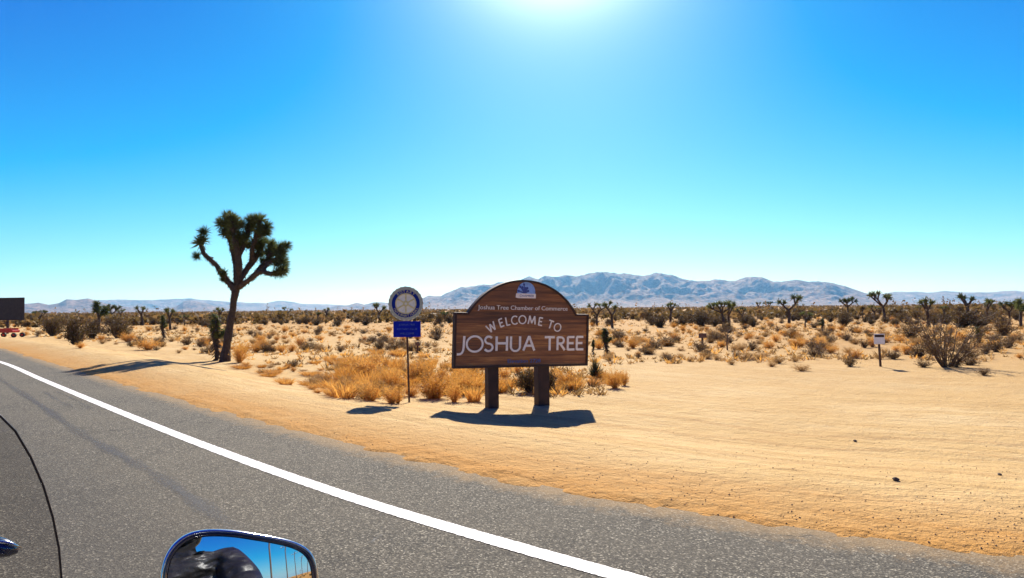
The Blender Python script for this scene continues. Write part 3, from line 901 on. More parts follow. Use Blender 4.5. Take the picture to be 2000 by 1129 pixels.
small_sign('notice_sign', 1720, 716, 652, 20, 20, m_white, 'small white notice with a dark header on a thin brown post', m_darkwood, -0.04)
small_sign('trail_marker', 1372, 678, 651, 16, 9, m_brownp, 'small brown marker board on a post out on the plain')
small_sign('stake_marker', 816, 690, 668, 9, 7, m_brownp, 'short brown stake standing in the grass right of the club sign')

# ------------------------------------------------------------------ dark sign and red cart at the far left
bp, bd_ = ground_px(13, 652)
BS = empty('roadside_board', bp, R(-10))
tag(BS, 'large dark brown sign board on a post at the far left', 'sign')
H = (652 - 582) / F_PX * bd_
bwid, bh = 100 / F_PX * bd_, 43 / F_PX * bd_
xr = (53 - 13) / F_PX * bd_
for xo in (0.0, -60 / F_PX * bd_):
    MB().box((xo, 0.08, H * 0.45 - 0.15), (0.16, 0.12, H * 0.9 + 0.3)).build('post', m_darkwood, BS)
MB().box((xr - bwid / 2, -0.02, H - bh / 2), (bwid, 0.06, bh)).build('board', plain('umber_board', (0.04, 0.027, 0.02), 0.7, 0, 0.3, 4), BS)
for zz in (H - 0.03, H - bh + 0.03):
    MB().box((xr - bwid / 2, -0.065, zz), (bwid + 0.06, 0.05, 0.10)).build('trim_rail', m_darkwood, BS)
rc, rcd = ground_px(16, 659)
k = rcd / F_PX
m_red = plain('red_enamel', (0.50, 0.022, 0.010), 0.45, 0, 0.2, 8)
m_rubber = plain('black_rubber', (0.02, 0.02, 0.02), 0.8, 0, 0.2, 8)
RC = empty('red_cart', rc, R(6))
tag(RC, 'low red cart standing on the shoulder under the dark sign', 'cart')
bevel(MB().box((1 * k, 0, 12 * k), (27 * k, 0.9, 5 * k)).build('bed', m_red, RC), 0.03)
MB().box((1 * k, -0.42, 16 * k), (22 * k, 0.05, 4 * k)).build('side_board', m_red, RC)
MB().box((1 * k, 0.42, 16 * k), (22 * k, 0.05, 4 * k)).build('side_board', m_red, RC)
for sx in (-1, 1):
    for yy in (-0.5, 0.5):
        w_ = empty('wheel', (sx * 17 * k + 1 * k, yy, 4.6 * k), parent=RC)
        rw = 4.6 * k
        MB().tube([(0, -0.06, 0), (0, 0.06, 0)], rw, 18).build('tyre', m_rubber, w_)
        MB().tube([(0, -0.075, 0), (0, 0.075, 0)], rw * 0.45, 14).build('rim', m_red, w_)
MB().tube([(-15 * k, 0, 11 * k), (-40 * k, 0, 9 * k)], 0.04, 8).build('drawbar', m_red, RC)

# ------------------------------------------------------------------ vegetation
rng = random.Random(11)
m_bark = plain('joshua_bark', (0.060, 0.040, 0.027), 0.9, 0, 0.45, 14, 0.8)
m_yleaf = foliage('joshua_leaf', (0.050, 0.068, 0.020), (0.14, 0.155, 0.048), 0.38)
m_dead = foliage('dead_leaf_thatch', (0.065, 0.042, 0.024), (0.13, 0.085, 0.045), 0.1)
m_brush = foliage('brown_olive_brush', (0.105, 0.062, 0.022), (0.26, 0.160, 0.058), 0.38)
m_olive = foliage('olive_creosote_leaf', (0.065, 0.044, 0.015), (0.165, 0.108, 0.035), 0.35)
m_straw = foliage('straw_grass', (0.45, 0.20, 0.034), (0.68, 0.365, 0.085), 0.42)
m_tan = foliage('tan_brush', (0.27, 0.15, 0.05), (0.46, 0.28, 0.105), 0.35)
m_twig = plain('grey_twig', (0.15, 0.098, 0.058), 0.9, 0, 0.3, 10)

def rv(g):
    while True:
        v = Vector((g.uniform(-1, 1), g.uniform(-1, 1), g.uniform(-1, 1)))
        if 0.05 < v.length < 1: return v.normalized()
def blade(mb, p, d, L, w, g, droop=0.0, mi=0):
    """one pointed leaf: a bent triangle strip"""
    side = d.cross(rv(g))
    if side.length < 1e-4: return
    side = side.normalized() * w / 2
    mid = p + d * L * 0.5
    tip = p + d * L + Vector((0, 0, -droop * L))
    mb.add([p - side, p + side, mid + side * 0.8, mid - side * 0.8, tip], [(0, 1, 2, 3), (3, 2, 4)], mi)
def rosette(mb, c, axis, r, n, g, w=0.10, mi=0):
    for k in range(n):
        d = rv(g)
        d = (d + axis * 0.55).normalized()
        blade(mb, c + d * r * 0.12, d, r * g.uniform(0.65, 1.18), r * w * g.uniform(0.8, 1.3), g, 0.04, mi)
def thatch(mb, pts, rads, n, g, l, mi=0):
    for k in range(n):
        t = g.random() * (len(pts) - 1); i = min(int(t), len(pts) - 2); f = t - i
        p = pts[i].lerp(pts[i + 1], f); r_ = rads[i] * (1 - f) + rads[i + 1] * f
        ax = (pts[i + 1] - pts[i]).normalized()
        o = ax.cross(rv(g)).normalized()
        blade(mb, p + o * r_ * 0.85, (o * 0.75 - ax * 0.8).normalized(), l * g.uniform(0.6, 1.1), l * 0.16, g, 0.1, mi)

LOOK = {'brush': 'brown twiggy shrub', 'tan': 'small tan dry shrub', 'golden': 'golden dry shrub', 'olive': 'dark olive bush'}
GRP = {'brush': 'brown shrubs over the plain', 'tan': 'tan shrubs over the plain', 'golden': 'golden shrubs over the plain', 'olive': 'olive bushes of the brush belt'}
def where(px, py):
    deep = 'far back' if py < 634 else ('midway' if py < 658 else 'near')
    if px < 150: s_ = 'on the plain behind the dark roadside board'
    elif px < 400: s_ = 'on the plain left of the tall Joshua tree'
    elif px < 600: s_ = 'on the plain just right of the tall Joshua tree'
    elif px < 760: s_ = 'on the plain left of the club sign'
    elif px < 890: s_ = 'on the plain between the two signs'
    elif px < 1150: s_ = 'on the plain behind the welcome sign'
    elif px < 1330: s_ = 'on the plain just right of the welcome sign'
    elif px < 1480: s_ = 'on the plain around the brown marker'
    elif px < 1650: s_ = 'on the plain below the lone slender Joshua tree'
    elif px < 1780: s_ = 'on the plain around the white notice'
    else: s_ = 'on the plain around the big bare bush'
    return deep + ' ' + s_
# ---- the big Joshua tree
tp, td = ground_px(437, 706)
tp.z -= 0.0
kpx = td / F_PX
def T(zx, zy, dep=0.0):
    """enlarged view (3.32x, origin 340,390) -> metres from the trunk base"""
    px, py = zx / 3.32 + 340, zy / 3.32 + 390
    q = at(px, py, td)
    return Vector((q.x - tp.x, q.y - tp.y + dep, q.z - tp.z))
JT = empty('joshua_tree', tp)
tag(JT, 'tall branching Joshua tree standing alone by the roadside on the left', 'tree')
g = random.Random(3)
limbs = [  # name, points (zx, zy, depth m), radii px of the enlarged view
    ('trunk', [(328, 1050, 0), (338, 960, 0), (352, 860, 0.02), (368, 760, 0.03), (382, 680, 0.02), (396, 610, 0), (408, 555, 0)], [44, 36, 31, 28, 28, 30, 34]),
    ('branch', [(396, 590, 0), (358, 535, -.05), (318, 485, -.1), (288, 432, -.15), (248, 390, -.2), (212, 355, -.2), (192, 300, -.2)], [24, 23, 21, 19, 18, 17, 14]),
    ('branch', [(408, 560, 0), (398, 480, .1), (380, 400, .2), (360, 320, .25), (338, 240, .25), (315, 180, .2)], [27, 22, 20, 19, 19, 17]),
    ('branch', [(340, 235, .25), (345, 170, .2), (340, 115, .15)], [17, 16, 14]),
    ('branch', [(412, 550, 0), (428, 460, -.1), (430, 370, -.2), (420, 280, -.3), (412, 200, -.35), (408, 150, -.35)], [27, 26, 24, 22, 18, 16]),
    ('branch', [(428, 380, -.2), (455, 300, -.1), (470, 220, .1), (478, 145, .2)], [22, 20, 18, 15]),
    ('branch', [(430, 520, 0), (455, 450, .2), (495, 390, .35), (525, 330, .45), (548, 270, .45)], [24, 22, 20, 19, 16]),
    ('branch', [(480, 410, .3), (500, 320, .1), (530, 240, 0), (548, 170, 0), (552, 135, 0)], [20, 18, 17, 16, 14]),
    ('branch', [(530, 240, 0), (570, 220, .1), (592, 185, .15)], [15, 14, 13]),
    ('branch', [(425, 565, 0), (470, 540, -.15), (520, 512, -.3), (565, 480, -.4), (605, 470, -.45), (660, 488, -.5), (710, 480, -.5), (735, 455, -.5)], [24, 22, 21, 20, 19, 17, 15, 13]),
    ('branch', [(520, 512, -.3), (556, 450, -.1), (590, 400, .1), (605, 350, .2), (608, 310, .25)], [18, 17, 16, 15, 14]),
    ('branch', [(600, 380, .1), (645, 350, .0), (685, 335, -.05), (692, 310, -.05)], [16, 15, 14, 13]),
    ('branch', [(605, 470, -.45), (625, 420, -.35), (665, 395, -.3), (705, 390, -.3)], [16, 15, 14, 13]),
    ('branch', [(352, 540, -.02), (340, 510, -.15), (350, 480, -.2)], [15, 14, 12]),
]
shag = MB()
for nm, pts, rads in limbs:
    P = [T(*p) for p in pts]; rr_ = [r_ / 3.32 * kpx * (0.74 if nm == 'trunk' else 0.80) for r_ in rads]
    mb = MB()
    # refine and roughen
    Q, RQ = [], []
    for i in range(len(P) - 1):
        for s_ in range(3):
            f = s_ / 3
            Q.append(P[i].lerp(P[i + 1], f) + rv(g) * 0.012); RQ.append((rr_[i] * (1 - f) + rr_[i + 1] * f) * g.uniform(0.90, 1.10))
    Q.append(P[-1]); RQ.append(rr_[-1])
    if nm == 'trunk': Q[0] = Q[0] + Vector((0, 0, -0.15)); RQ[0] *= 1.15
    mb.tube(Q, RQ, 12)
    mb.build(nm, m_bark, JT)
    if nm == 'trunk': thatch(shag, Q, RQ, 700, g, 0.09)
    else: thatch(shag, Q, RQ, int(34 * len(P)), g, 0.13)
shag.build('dead_leaf_thatch', m_dead, JT)
ros = [(205, 215, 42, -.2), (190, 285, 52, -.2), (172, 372, 34, -.25), (210, 262, 40, -.1), (350, 478, 34, -.2), (335, 515, 26, -.15),
       (340, 110, 46, .15), (305, 160, 48, .2), (330, 195, 48, .25), (355, 235, 44, .2), (360, 160, 40, .1), (310, 215, 38, .3),
       (408, 140, 46, -.35), (415, 185, 46, -.35), (440, 165, 42, -.1), (395, 235, 48, -.3), (430, 250, 46, -.2), (478, 130, 46, .2), (470, 185, 46, .1), (455, 240, 46, 0), (500, 150, 36, .2),
       (380, 290, 36, .1), (430, 310, 42, -.25), (470, 300, 40, 0),
       (550, 128, 46, 0), (590, 175, 46, .15), (585, 220, 38, .15), (560, 190, 44, 0), (545, 265, 46, .45), (520, 300, 46, .4), (500, 270, 40, .2), (530, 350, 40, .35), (545, 235, 30, .1),
       (608, 305, 46, .25), (590, 340, 42, .2), (645, 330, 44, 0), (690, 315, 46, -.05), (670, 355, 46, -.05), (705, 345, 40, -.1),
       (705, 400, 46, -.3), (680, 420, 38, -.3), (735, 450, 44, -.5), (715, 475, 42, -.5), (690, 478, 36, -.5), (615, 400, 36, .1), (560, 400, 34, .2), (490, 360, 34, .3)]
ros += [(zx + g.uniform(-26, 26), zy + g.uniform(-22, 26), rpx * .9, dep + g.uniform(-.3, .3)) for zx, zy, rpx, dep in ros if rpx >= 44 and zx > 300]
for zx, zy, rpx, dep in ros:
    mb = MB(); c_ = T(zx, zy, dep + g.uniform(-.12, .12)); r_ = rpx / 3.32 * kpx * 1.22
    ax = (c_ - T(430, 480, 0)).normalized()
    mb.ball(c_, r_ * 0.34, 7, 5)
    rosette(mb, c_, ax, r_, 170, g, 0.068)
    mb.build('leaf_rosette', m_yleaf, JT)

# ---- generic Joshua trees: trunk, limbs and spiky heads as meshes of a common height of 1
def joshua_variant(seed, style):
    g = random.Random(seed)
    wood, leaf = MB(), MB()
    heads = []
    def limb(p, d, L, r, depth):
        pts, rad = [p], [r]
        q = p.copy(); dd = d.copy()
        for k in range(3):
            dd = (dd + rv(g) * 0.18 + Vector((0, 0, 0.12))).normalized()
            q = q + dd * L / 3
            pts.append(q.copy()); rad.append(r * (1 - 0.10 * (k + 1)))
        wood.tube(pts, rad, 7)
        thatch(leaf, pts, rad, 10, g, 0.045, 1)
        if depth == 0:
            heads.append((q, dd)); return
        n = g.choice([2, 2, 3])
        for k in range(n):
            a_ = 2 * math.pi * (k + g.random() * 0.6) / n
            nd_ = (dd * 0.75 + Vector((math.cos(a_), math.sin(a_), 0.25)) * g.uniform(0.6, 1.0)).normalized()
            limb(q, nd_, L * g.uniform(0.55, 0.8), r * 0.78, depth - 1)
    if style == 'column':
        pts = [Vector((0.03 * math.sin(k * 1.3), 0.03 * math.cos(2 * k), k * 0.16 - 0.05)) for k in range(7)]
        wood.tube(pts, 0.034, 7)
        thatch(leaf, pts, [0.034] * 7, 240, g, 0.12, 1)
        for k in range(13):
            z = 0.50 + 0.44 * k / 12
            a_ = k * 2.4; o_ = 0.05 * g.random()
            heads.append((Vector((o_ * math.cos(a_), o_ * math.sin(a_), z)), Vector((math.cos(a_) * .8, math.sin(a_) * .8, 0.55)).normalized()))
        q0 = Vector((0.0, 0.0, 0.42)); q1 = Vector((0.12, 0.03, 0.58))
        wood.tube([q0, q1], 0.026, 6)
        heads += [(q1, Vector((.5, 0, .8)).normalized()), (q0.lerp(q1, .6), Vector((.6, 0, .6)).normalized())]
        hr, nb = 0.12, 24
    elif style == 'fork':
        wood.tube([Vector((0, 0, -0.05)), Vector((0.0, 0, 0.25)), Vector((0.02, 0, 0.5))], [0.045, 0.04, 0.04], 8)
        for d_, L_ in ((Vector((-0.25, .1, 1)), 0.38), (Vector((0.75, -.1, 0.75)), 0.30)):
            d_ = d_.normalized(); p0 = Vector((0.01, 0, 0.45))
            wood.tube([p0, p0 + d_ * L_], [0.035, 0.03], 7)
            for k in range(7):
                heads.append((p0 + d_ * L_ * (0.45 + 0.55 * k / 6), (d_ + rv(g) * 0.5).normalized()))
        hr, nb = 0.14, 34
    else:
        h0 = g.uniform(0.36, 0.5)
        pts = [Vector((0, 0, -0.06)), Vector((g.uniform(-.02, .02), 0, h0 * 0.5)), Vector((g.uniform(-.05, .05), g.uniform(-.03, .03), h0))]
        wood.tube(pts, [0.045, 0.037, 0.034], 8)
        n = {'y': 2, 'spread': 4, 'tall': 3}[style]
        for k in range(n):
            a_ = 2 * math.pi * (k + 0.5 * g.random()) / n
            up = {'y': 0.9, 'spread': 0.55, 'tall': 1.4}[style]
            limb(pts[-1], Vector((math.cos(a_), math.sin(a_) * .8, up)).normalized(), g.uniform(0.2, 0.3), 0.03, {'y': 1, 'spread': 1, 'tall': 0}[style])
        hr, nb = 0.125, 44
    for p, d in heads:
        leaf.ball(p, hr * 0.4, 6, 4)
        rosette(leaf, p, d, hr * g.uniform(0.8, 1.15), nb, g, 0.13)
    zmax = max(v[2] for v in leaf.v); s_ = 1.0 / zmax
    for mb in (wood, leaf): mb.v = [(a_ * s_, b_ * s_, c_ * s_) for a_, b_, c_ in mb.v]
    w = max(math.hypot(v[0], v[1]) for v in leaf.v)
    return wood.mesh('trunk', m_bark), leaf.mesh('crown', [m_yleaf, m_dead]), w
JV = {'y': [joshua_variant(s_, 'y') for s_ in (21, 22, 29, 31, 32)], 'spread': [joshua_variant(s_, 'spread') for s_ in (23, 24, 33, 34)],
      'tall': [joshua_variant(s_, 'tall') for s_ in (25, 26, 35, 36)], 'column': [joshua_variant(27, 'column')], 'fork': [joshua_variant(28, 'fork')]}
def place_joshua(loc, h, style, label, group=None, rz=None, lean=0.0, name='joshua_tree', wide=1.0):
    v = rng.choice(JV[style])
    o = empty(name, loc, rng.uniform(0, 6.28) if rz is None else rz)
    o.rotation_euler.y = lean
    o.scale = (h * wide, h * wide, h)
    for nm, me_ in (('trunk', v[0]), ('crown', v[1])):
        link(bpy.data.objects.new(nm, me_), o)
    tag(o, label, 'tree', group)
    return o
JG = 'Joshua trees out on the plain'
def jt_px(px, pyb, pyt, style, label, group=None, **kw):
    p, d = ground_px(px, pyb)
    return place_joshua(p, max(0.5, (pyb - pyt) / F_PX * d), style, label, group, **kw)
jt_px(421, 704, 607, 'column', 'young unbranched Joshua tree against the foot of the tall one', rz=0.3, wide=1.25)
jt_px(192, 652, 583, 'fork', 'fat two-armed Joshua tree above the dark bushes on the left', JG, rz=0.0)
jt_px(279, 636, 594, 'tall', 'thin Joshua tree left of the pair beside the golden bush', JG)
jt_px(318, 664, 613, 'column', 'shaggy column Joshua tree left of the tall one', JG, wide=1.1)
jt_px(333, 645, 597, 'tall', 'Joshua tree with a small forked head behind the shaggy column', JG)
jt_px(80, 632, 603, 'spread', 'low Joshua tree right beside the dark roadside board', JG)
jt_px(637, 628, 598, 'tall', 'lone Joshua tree left of the club sign on the horizon', JG)
jt_px(1166, 636, 588, 'y', 'round-headed Joshua tree just right of the welcome sign', JG)
jt_px(1196, 640, 584, 'y', 'forked Joshua tree with upright arms right of the round-headed one', JG)
jt_px(1183, 692, 638, 'column', 'dark stubby Joshua tree by the right edge of the welcome sign', JG, wide=1.5)
jt_px(1159, 690, 662, 'column', 'knee-high dark Joshua stump touching the right edge of the sign', JG, wide=1.3)
jt_px(1309, 630, 586, 'tall', 'slim Joshua tree with one tufted head in front of the mountains', JG)
jt_px(1412, 640, 582, 'spread', 'twin-headed Joshua tree left of the lone tall one in mid plain', JG)
jt_px(1425, 640, 588, 'y', 'Joshua tree crowding behind the twin-headed one', JG)
jt_px(1541, 632, 572, 'y', 'lone slender Joshua tree rising above the plain in the middle right', JG)
jt_px(1573, 640, 606, 'spread', 'squat Joshua tree right of the lone slender one', JG)
jt_px(1728, 628, 565, 'spread', 'wide candelabra Joshua tree on the right skyline', JG)
jt_px(1815, 640, 576, 'tall', 'Joshua tree showing over the big bare bush', JG)
jt_px(1893, 635, 568, 'tall', 'thin Joshua tree right of the big bare bush', JG)
jt_px(1930, 632, 580, 'y', 'Joshua tree third from the right edge', JG)
jt_px(1972, 634, 584, 'spread', 'Joshua tree second from the right edge', JG)
jt_px(1994, 640, 578, 'fork', 'Joshua tree cut by the right edge of the view', JG)
jt_px(1912, 676, 636, 'column', 'short dark Joshua sapling right of the big bare bush', JG, wide=1.6)
jt_px(1607, 648, 620, 'column', 'small dark Joshua sapling in the middle of the right plain', JG, wide=1.4)
jt_px(1450, 632, 598, 'y', 'Joshua tree right of the twin-headed one', JG)
# more of them, small, towards the horizon
gj = random.Random(77)
for k in range(36):
    d = math.exp(gj.uniform(math.log(75), math.log(420)))
    px = gj.uniform(40, 1990)
    if 870 < px < 1160 and gj.random() < .7: continue
    r_ = ray(px, 600); q = Vector((r_[0] * d, r_[1] * d, 0)); q.z = hz(q.x, q.y)
    h = gj.uniform(1.5, 3.6)
    place_joshua(q, h, gj.choice(['y', 'y', 'tall', 'tall', 'spread', 'spread']), 'small far Joshua tree ' + where(px, 620), 'far Joshua trees', wide=gj.uniform(.9, 1.3))

# ---- shrubs
def twiggy(seed, n, lean=0.9, leaves=0, lw=0.03, h=1.0, tw=0.012, hollow=0.0):
    """rounded twig shrub, radius about 0.5, height about 1*h"""
    g = random.Random(seed); mb = MB()
    for k in range(n):
        a_ = g.uniform(0, 2 * math.pi); e = g.uniform(0.15, 1.0) ** 0.7
        d = Vector((math.cos(a_) * lean * (1.05 - e * 0.75), math.sin(a_) * lean * (1.05 - e * 0.75), 0.25 + e * h)).normalized()
        L_ = g.uniform(0.55, 1.0) * (0.5 + 0.5 * e * h)
        p0 = Vector((g.uniform(-.08, .08), g.uniform(-.08, .08), -0.02))
        mid = p0 + d * L_ * 0.55 + rv(g) * 0.05
        tip = p0 + d * L_ + rv(g) * 0.09 + Vector((0, 0, -0.03))
        sd = d.cross(rv(g)).normalized() * tw
        mb.add([p0 - sd, p0 + sd, mid + sd * .7, mid - sd * .7, tip], [(0, 1, 2, 3), (3, 2, 4)], 0)
        for q in range(3):
            f = g.uniform(0.45, 0.95); pp = mid.lerp(tip, f) if f > .5 else p0.lerp(mid, f * 2)
            dd = (d + rv(g) * 0.8).normalized(); s2 = dd.cross(rv(g)).normalized() * tw * 0.6
            mb.add([pp - s2, pp + s2, pp + dd * g.uniform(0.1, 0.24)], [(0, 1, 2)], 0)
        for q in range(leaves):
            f = g.uniform(0.35, 1.0) if not hollow else g.uniform(hollow, 1.0)
            pp = p0.lerp(mid, f * 2) if f < .5 else mid.lerp(tip, f * 2 - 1)
            pp = pp + rv(g) * 0.07
            u = rv(g); v = u.cross(rv(g)).normalized(); s_ = lw * g.uniform(0.6, 1.4)
            mb.add([pp - u * s_, pp + v * s_ * .6, pp + u * s_, pp - v * s_ * .6], [(0, 1, 2, 3)], 1)
    return mb
def grass_clump(seed, n, spread=0.5, h=1.0):
    g = random.Random(seed); mb = MB()
    for k in range(n):
        a_ = g.uniform(0, 2 * math.pi); r0 = spread * 0.55 * math.sqrt(g.random())
        p = Vector((math.cos(a_) * r0, math.sin(a_) * r0, -0.03))
        o = Vector((math.cos(a_ + g.uniform(-.8, .8)), math.sin(a_ + g.uniform(-.8, .8)), 0))
        L_ = h * g.uniform(0.45, 1.0); t = g.uniform(0.1, 0.75)
        d = (o * t + Vector((0, 0, 1))).normalized(); side = d.cross(rv(g)).normalized() * 0.011
        m1 = p + d * L_ * 0.6; tip = p + d * L_ + o * 0.16 * L_ * g.random() - Vector((0, 0, 0.10 * L_ * g.random()))
        mb.add([p - side, p + side, m1 + side * .8, m1 - side * .8, tip], [(0, 1, 2, 3), (3, 2, 4)], 0)
    return mb
V_brush = [twiggy(100 + k, 80, 0.95, 6, 0.032, 0.9).mesh('desert_shrub', [m_twig, m_brush]) for k in range(4)]
V_olive = [twiggy(120 + k, 110, 0.85, 11, 0.030, 1.0).mesh('creosote_bush', [m_twig, m_olive]) for k in range(3)]
V_tan = [twiggy(140 + k, 90, 1.0, 5, 0.026, 0.8).mesh('dry_shrub', [m_tan, m_tan]) for k in range(3)]
V_straw = [grass_clump(160 + k, 260, 0.6).mesh('dry_grass_clump', m_straw) for k in range(4)]
V_golden = [twiggy(180 + k, 120, 0.95, 7, 0.024, 1.0, 0.009).mesh('golden_shrub', [m_straw, m_straw]) for k in range(3)]
def place(mesh, name, loc, w, h, label, cat, group=None, rz=None):
    o = bpy.data.objects.new(name, mesh)
    o.location = loc; o.scale = (w, w, h)
    o.rotation_euler = (rng.uniform(-.06, .06), rng.uniform(-.06, .06), rng.uniform(0, 6.28) if rz is None else rz)
    link(o); tag(o, label, cat, group)
    return o
SETS = {'brush': (V_brush, 'desert_shrub', 'shrub'), 'olive': (V_olive, 'creosote_bush', 'bush'), 'tan': (V_tan, 'dry_shrub', 'shrub'),
        'straw': (V_straw, 'dry_grass_clump', 'grass'), 'golden': (V_golden, 'golden_shrub', 'shrub')}
def sh_px(kind, px, pyb, wpx, hpx, label, group=None):
    p, d = ground_px(px, pyb)
    ms, nm, cat = SETS[kind]
    return place(rng.choice(ms), nm, p, wpx / F_PX * d * 0.92, hpx / F_PX * d * 1.1, label, cat, group)
for a_ in [
    ('brush', 598, 686, 40, 28, 'round dark shrub midway between the tall Joshua tree and the club sign'),
    ('golden', 508, 682, 40, 22, 'golden bush just right of the tall Joshua tree trunk, farther back'),
    ('golden', 468, 708, 44, 46, 'bright golden bush leaning against the foot of the tall Joshua tree'),
    ('brush', 572, 717, 32, 18, 'small brown tuft on the verge between tall Joshua tree and club sign'),
    ('brush', 725, 670, 40, 16, 'flat dark shrub just left of the blue name plate of the club sign'),
    ('brush', 856, 660, 26, 30, 'dark shrub between the club sign and the welcome sign'),
    ('brush', 1379, 699, 34, 24, 'rounded shrub in front of the small brown marker board'),
    ('brush', 1438, 699, 22, 18, 'small shrub right of the one in front of the brown marker'),
    ('brush', 1591, 696, 56, 24, 'broad low dark shrub left of the white notice'),
    ('brush', 1660, 716, 36, 30, 'shrub with upright stems nearest the white notice on its left'),
    ('brush', 1804, 717, 38, 18, 'low dark shrub right of the white notice'),
    ('brush', 1921, 733, 32, 18, 'lowest dark shrub towards the right edge'),
    ('brush', 1895, 713, 50, 22, 'spreading shrub under the right side of the big bare bush'),
    ('brush', 1868, 717, 32, 18, 'shrub right at the foot of the big bare bush'),
    ('brush', 1246, 699, 18, 14, 'tiny shrub on the bare sand right of the welcome sign'),
    ('brush', 1226, 698, 9, 9, 'tiniest dark tuft on the bare sand right of the welcome sign'),
    ('tan', 1520, 710, 34, 20, 'tan shrub in the right foreground plain, left of the broad dark one'),
    ('tan', 1482, 702, 42, 20, 'tan shrub left of another tan one on the right plain'),
    ('tan', 1566, 724, 44, 16, 'pale flattened shrub nearest the bare sand on the right'),
    ('tan', 1301, 703, 30, 12, 'pale wispy tuft alone on the sand left of the brown marker'),
    ('tan', 1328, 699, 26, 12, 'pale wispy tuft second from the rounded shrub by the brown marker'),
    ('brush', 1970, 679, 28, 26, 'round dark bush nearest the right edge'),
    ('brush', 1936, 672, 14, 16, 'small dark bush left of the round one by the right edge'),
    ('olive', 148, 674, 62, 62, 'big dark olive bush nearest the road on the far left'),
    ('olive', 103, 656, 56, 44, 'olive bush between the dark board and the big dark bush'),
    ('olive', 232, 660, 62, 46, 'olive thicket behind and right of the big dark bush'),
    ('olive', 180, 662, 48, 44, 'olive bush tucked behind the big dark bush'),
    ('golden', 290, 683, 62, 26, 'wide golden bush left of the tall Joshua tree'),
    ('golden', 250, 668, 44, 24, 'golden bush between olive thicket and wide golden bush'),
    ('golden', 157, 680, 26, 14, 'low rusty tuft at the foot of the big dark bush'),
    ('olive', 1420, 648, 26, 24, 'dark bush under the twin-headed Joshua tree'),
    ('olive', 1290, 640, 42, 30, 'dark bush under the slim tufted Joshua tree'),
    ('olive', 1370, 637, 50, 32, 'olive brown bush left of the twin-headed Joshua tree'),
    ('brush', 1780, 660, 60, 46, 'brown brush left of the big bare bush'),
    ('brush', 1960, 655, 60, 44, 'brown brush behind the round dark bush at the right edge'),
    ('olive', 1880, 640, 80, 44, 'olive brush behind the big bare bush'),
    ('olive', 1036, 766, 84, 56, 'dark bush in the shade behind the welcome sign, between its posts'),
    ('olive', 1072, 764, 50, 50, 'dark bush behind the right post of the welcome sign'),
    ('brush', 1545, 660, 36, 26, 'brown brush at the foot of the lone slender Joshua tree'),
]: sh_px(*a_)

# yuccas
def yucca_mesh(seed, n=150):
    g = random.Random(seed); mb = MB()
    for k in range(n):
        a_ = g.uniform(0, 2 * math.pi); e = g.uniform(0.1, 1.0)
        d = Vector((math.cos(a_) * (1.1 - e), math.sin(a_) * (1.1 - e), 0.25 + e)).normalized()
        blade(mb, Vector((0, 0, 0.12)) + d * 0.05, d, g.uniform(0.6, 1.0), 0.045, g, 0.03)
    mb.ball((0, 0, 0.1), (0.14, 0.14, 0.2), 8, 5)
    return mb
m_yucca = foliage('yucca_leaf', (0.025, 0.030, 0.013), (0.075, 0.075, 0.03), 0.15)
YM = [yucca_mesh(s_).mesh('yucca', m_yucca) for s_ in (201, 202)]
for px, pyb, wpx, hpx, lab in [(1161, 744, 26, 48, 'spiky yucca at the right edge of the welcome sign')]:
    p, d = ground_px(px, pyb)
    o = place(YM[px % 2], 'yucca', p, wpx / F_PX * d, hpx / F_PX * d, lab, 'yucca')

# the big bare bush on the right: a V of long thin stems with sparse leaves
cp, cd = ground_px(1848, 716)
g = random.Random(404)
CB = empty('bare_bush', cp)
tag(CB, 'big sparse bush with V-shaped grey stems on the right', 'bush')
kk = cd / F_PX
fol = MB()
for k in range(26):
    a_ = g.uniform(0, 2 * math.pi); sp = g.uniform(0.15, 0.95)
    d = Vector((math.cos(a_) * sp, math.sin(a_) * sp * .8, 0.8)).normalized()
    L_ = g.uniform(70, 125) * kk
    pts = [Vector((math.cos(a_) * 4 * kk, math.sin(a_) * 4 * kk, -0.08))]
    dd = d.copy()
    for q in range(5):
        dd = (dd + rv(g) * 0.16 + Vector((0, 0, 0.05))).normalized(); pts.append(pts[-1] + dd * L_ / 5)
    mb = MB(); r0 = g.uniform(0.9, 1.8) * kk
    mb.tube(pts, [r0, r0 * .85, r0 * .7, r0 * .5, r0 * .35, r0 * .2], 5)
    for q in range(9):
        i = g.randint(1, 4); p0 = pts[i].lerp(pts[i + 1], g.random())
        d2 = (dd + rv(g) * 0.9).normalized(); l2 = g.uniform(12, 34) * kk
        p1 = p0 + d2 * l2 * .5 + rv(g) * 0.05; p2 = p0 + d2 * l2
        mb.tube([p0, p1, p2], [r0 * .4, r0 * .3, r0 * .15], 4, cap=False)
        for s_ in range(9):
            pp = p0.lerp(p2, g.uniform(0.2, 1.1)) + rv(g) * 3.5 * kk
            u = rv(g); v = u.cross(rv(g)).normalized(); z_ = g.uniform(0.9, 1.9) * kk
            fol.add([pp - u * z_, pp + v * z_ * .6, pp + u * z_, pp - v * z_ * .6], [(0, 1, 2, 3)])
    mb.build('stem', m_twig, CB)
fol.build('foliage', m_brush, CB)
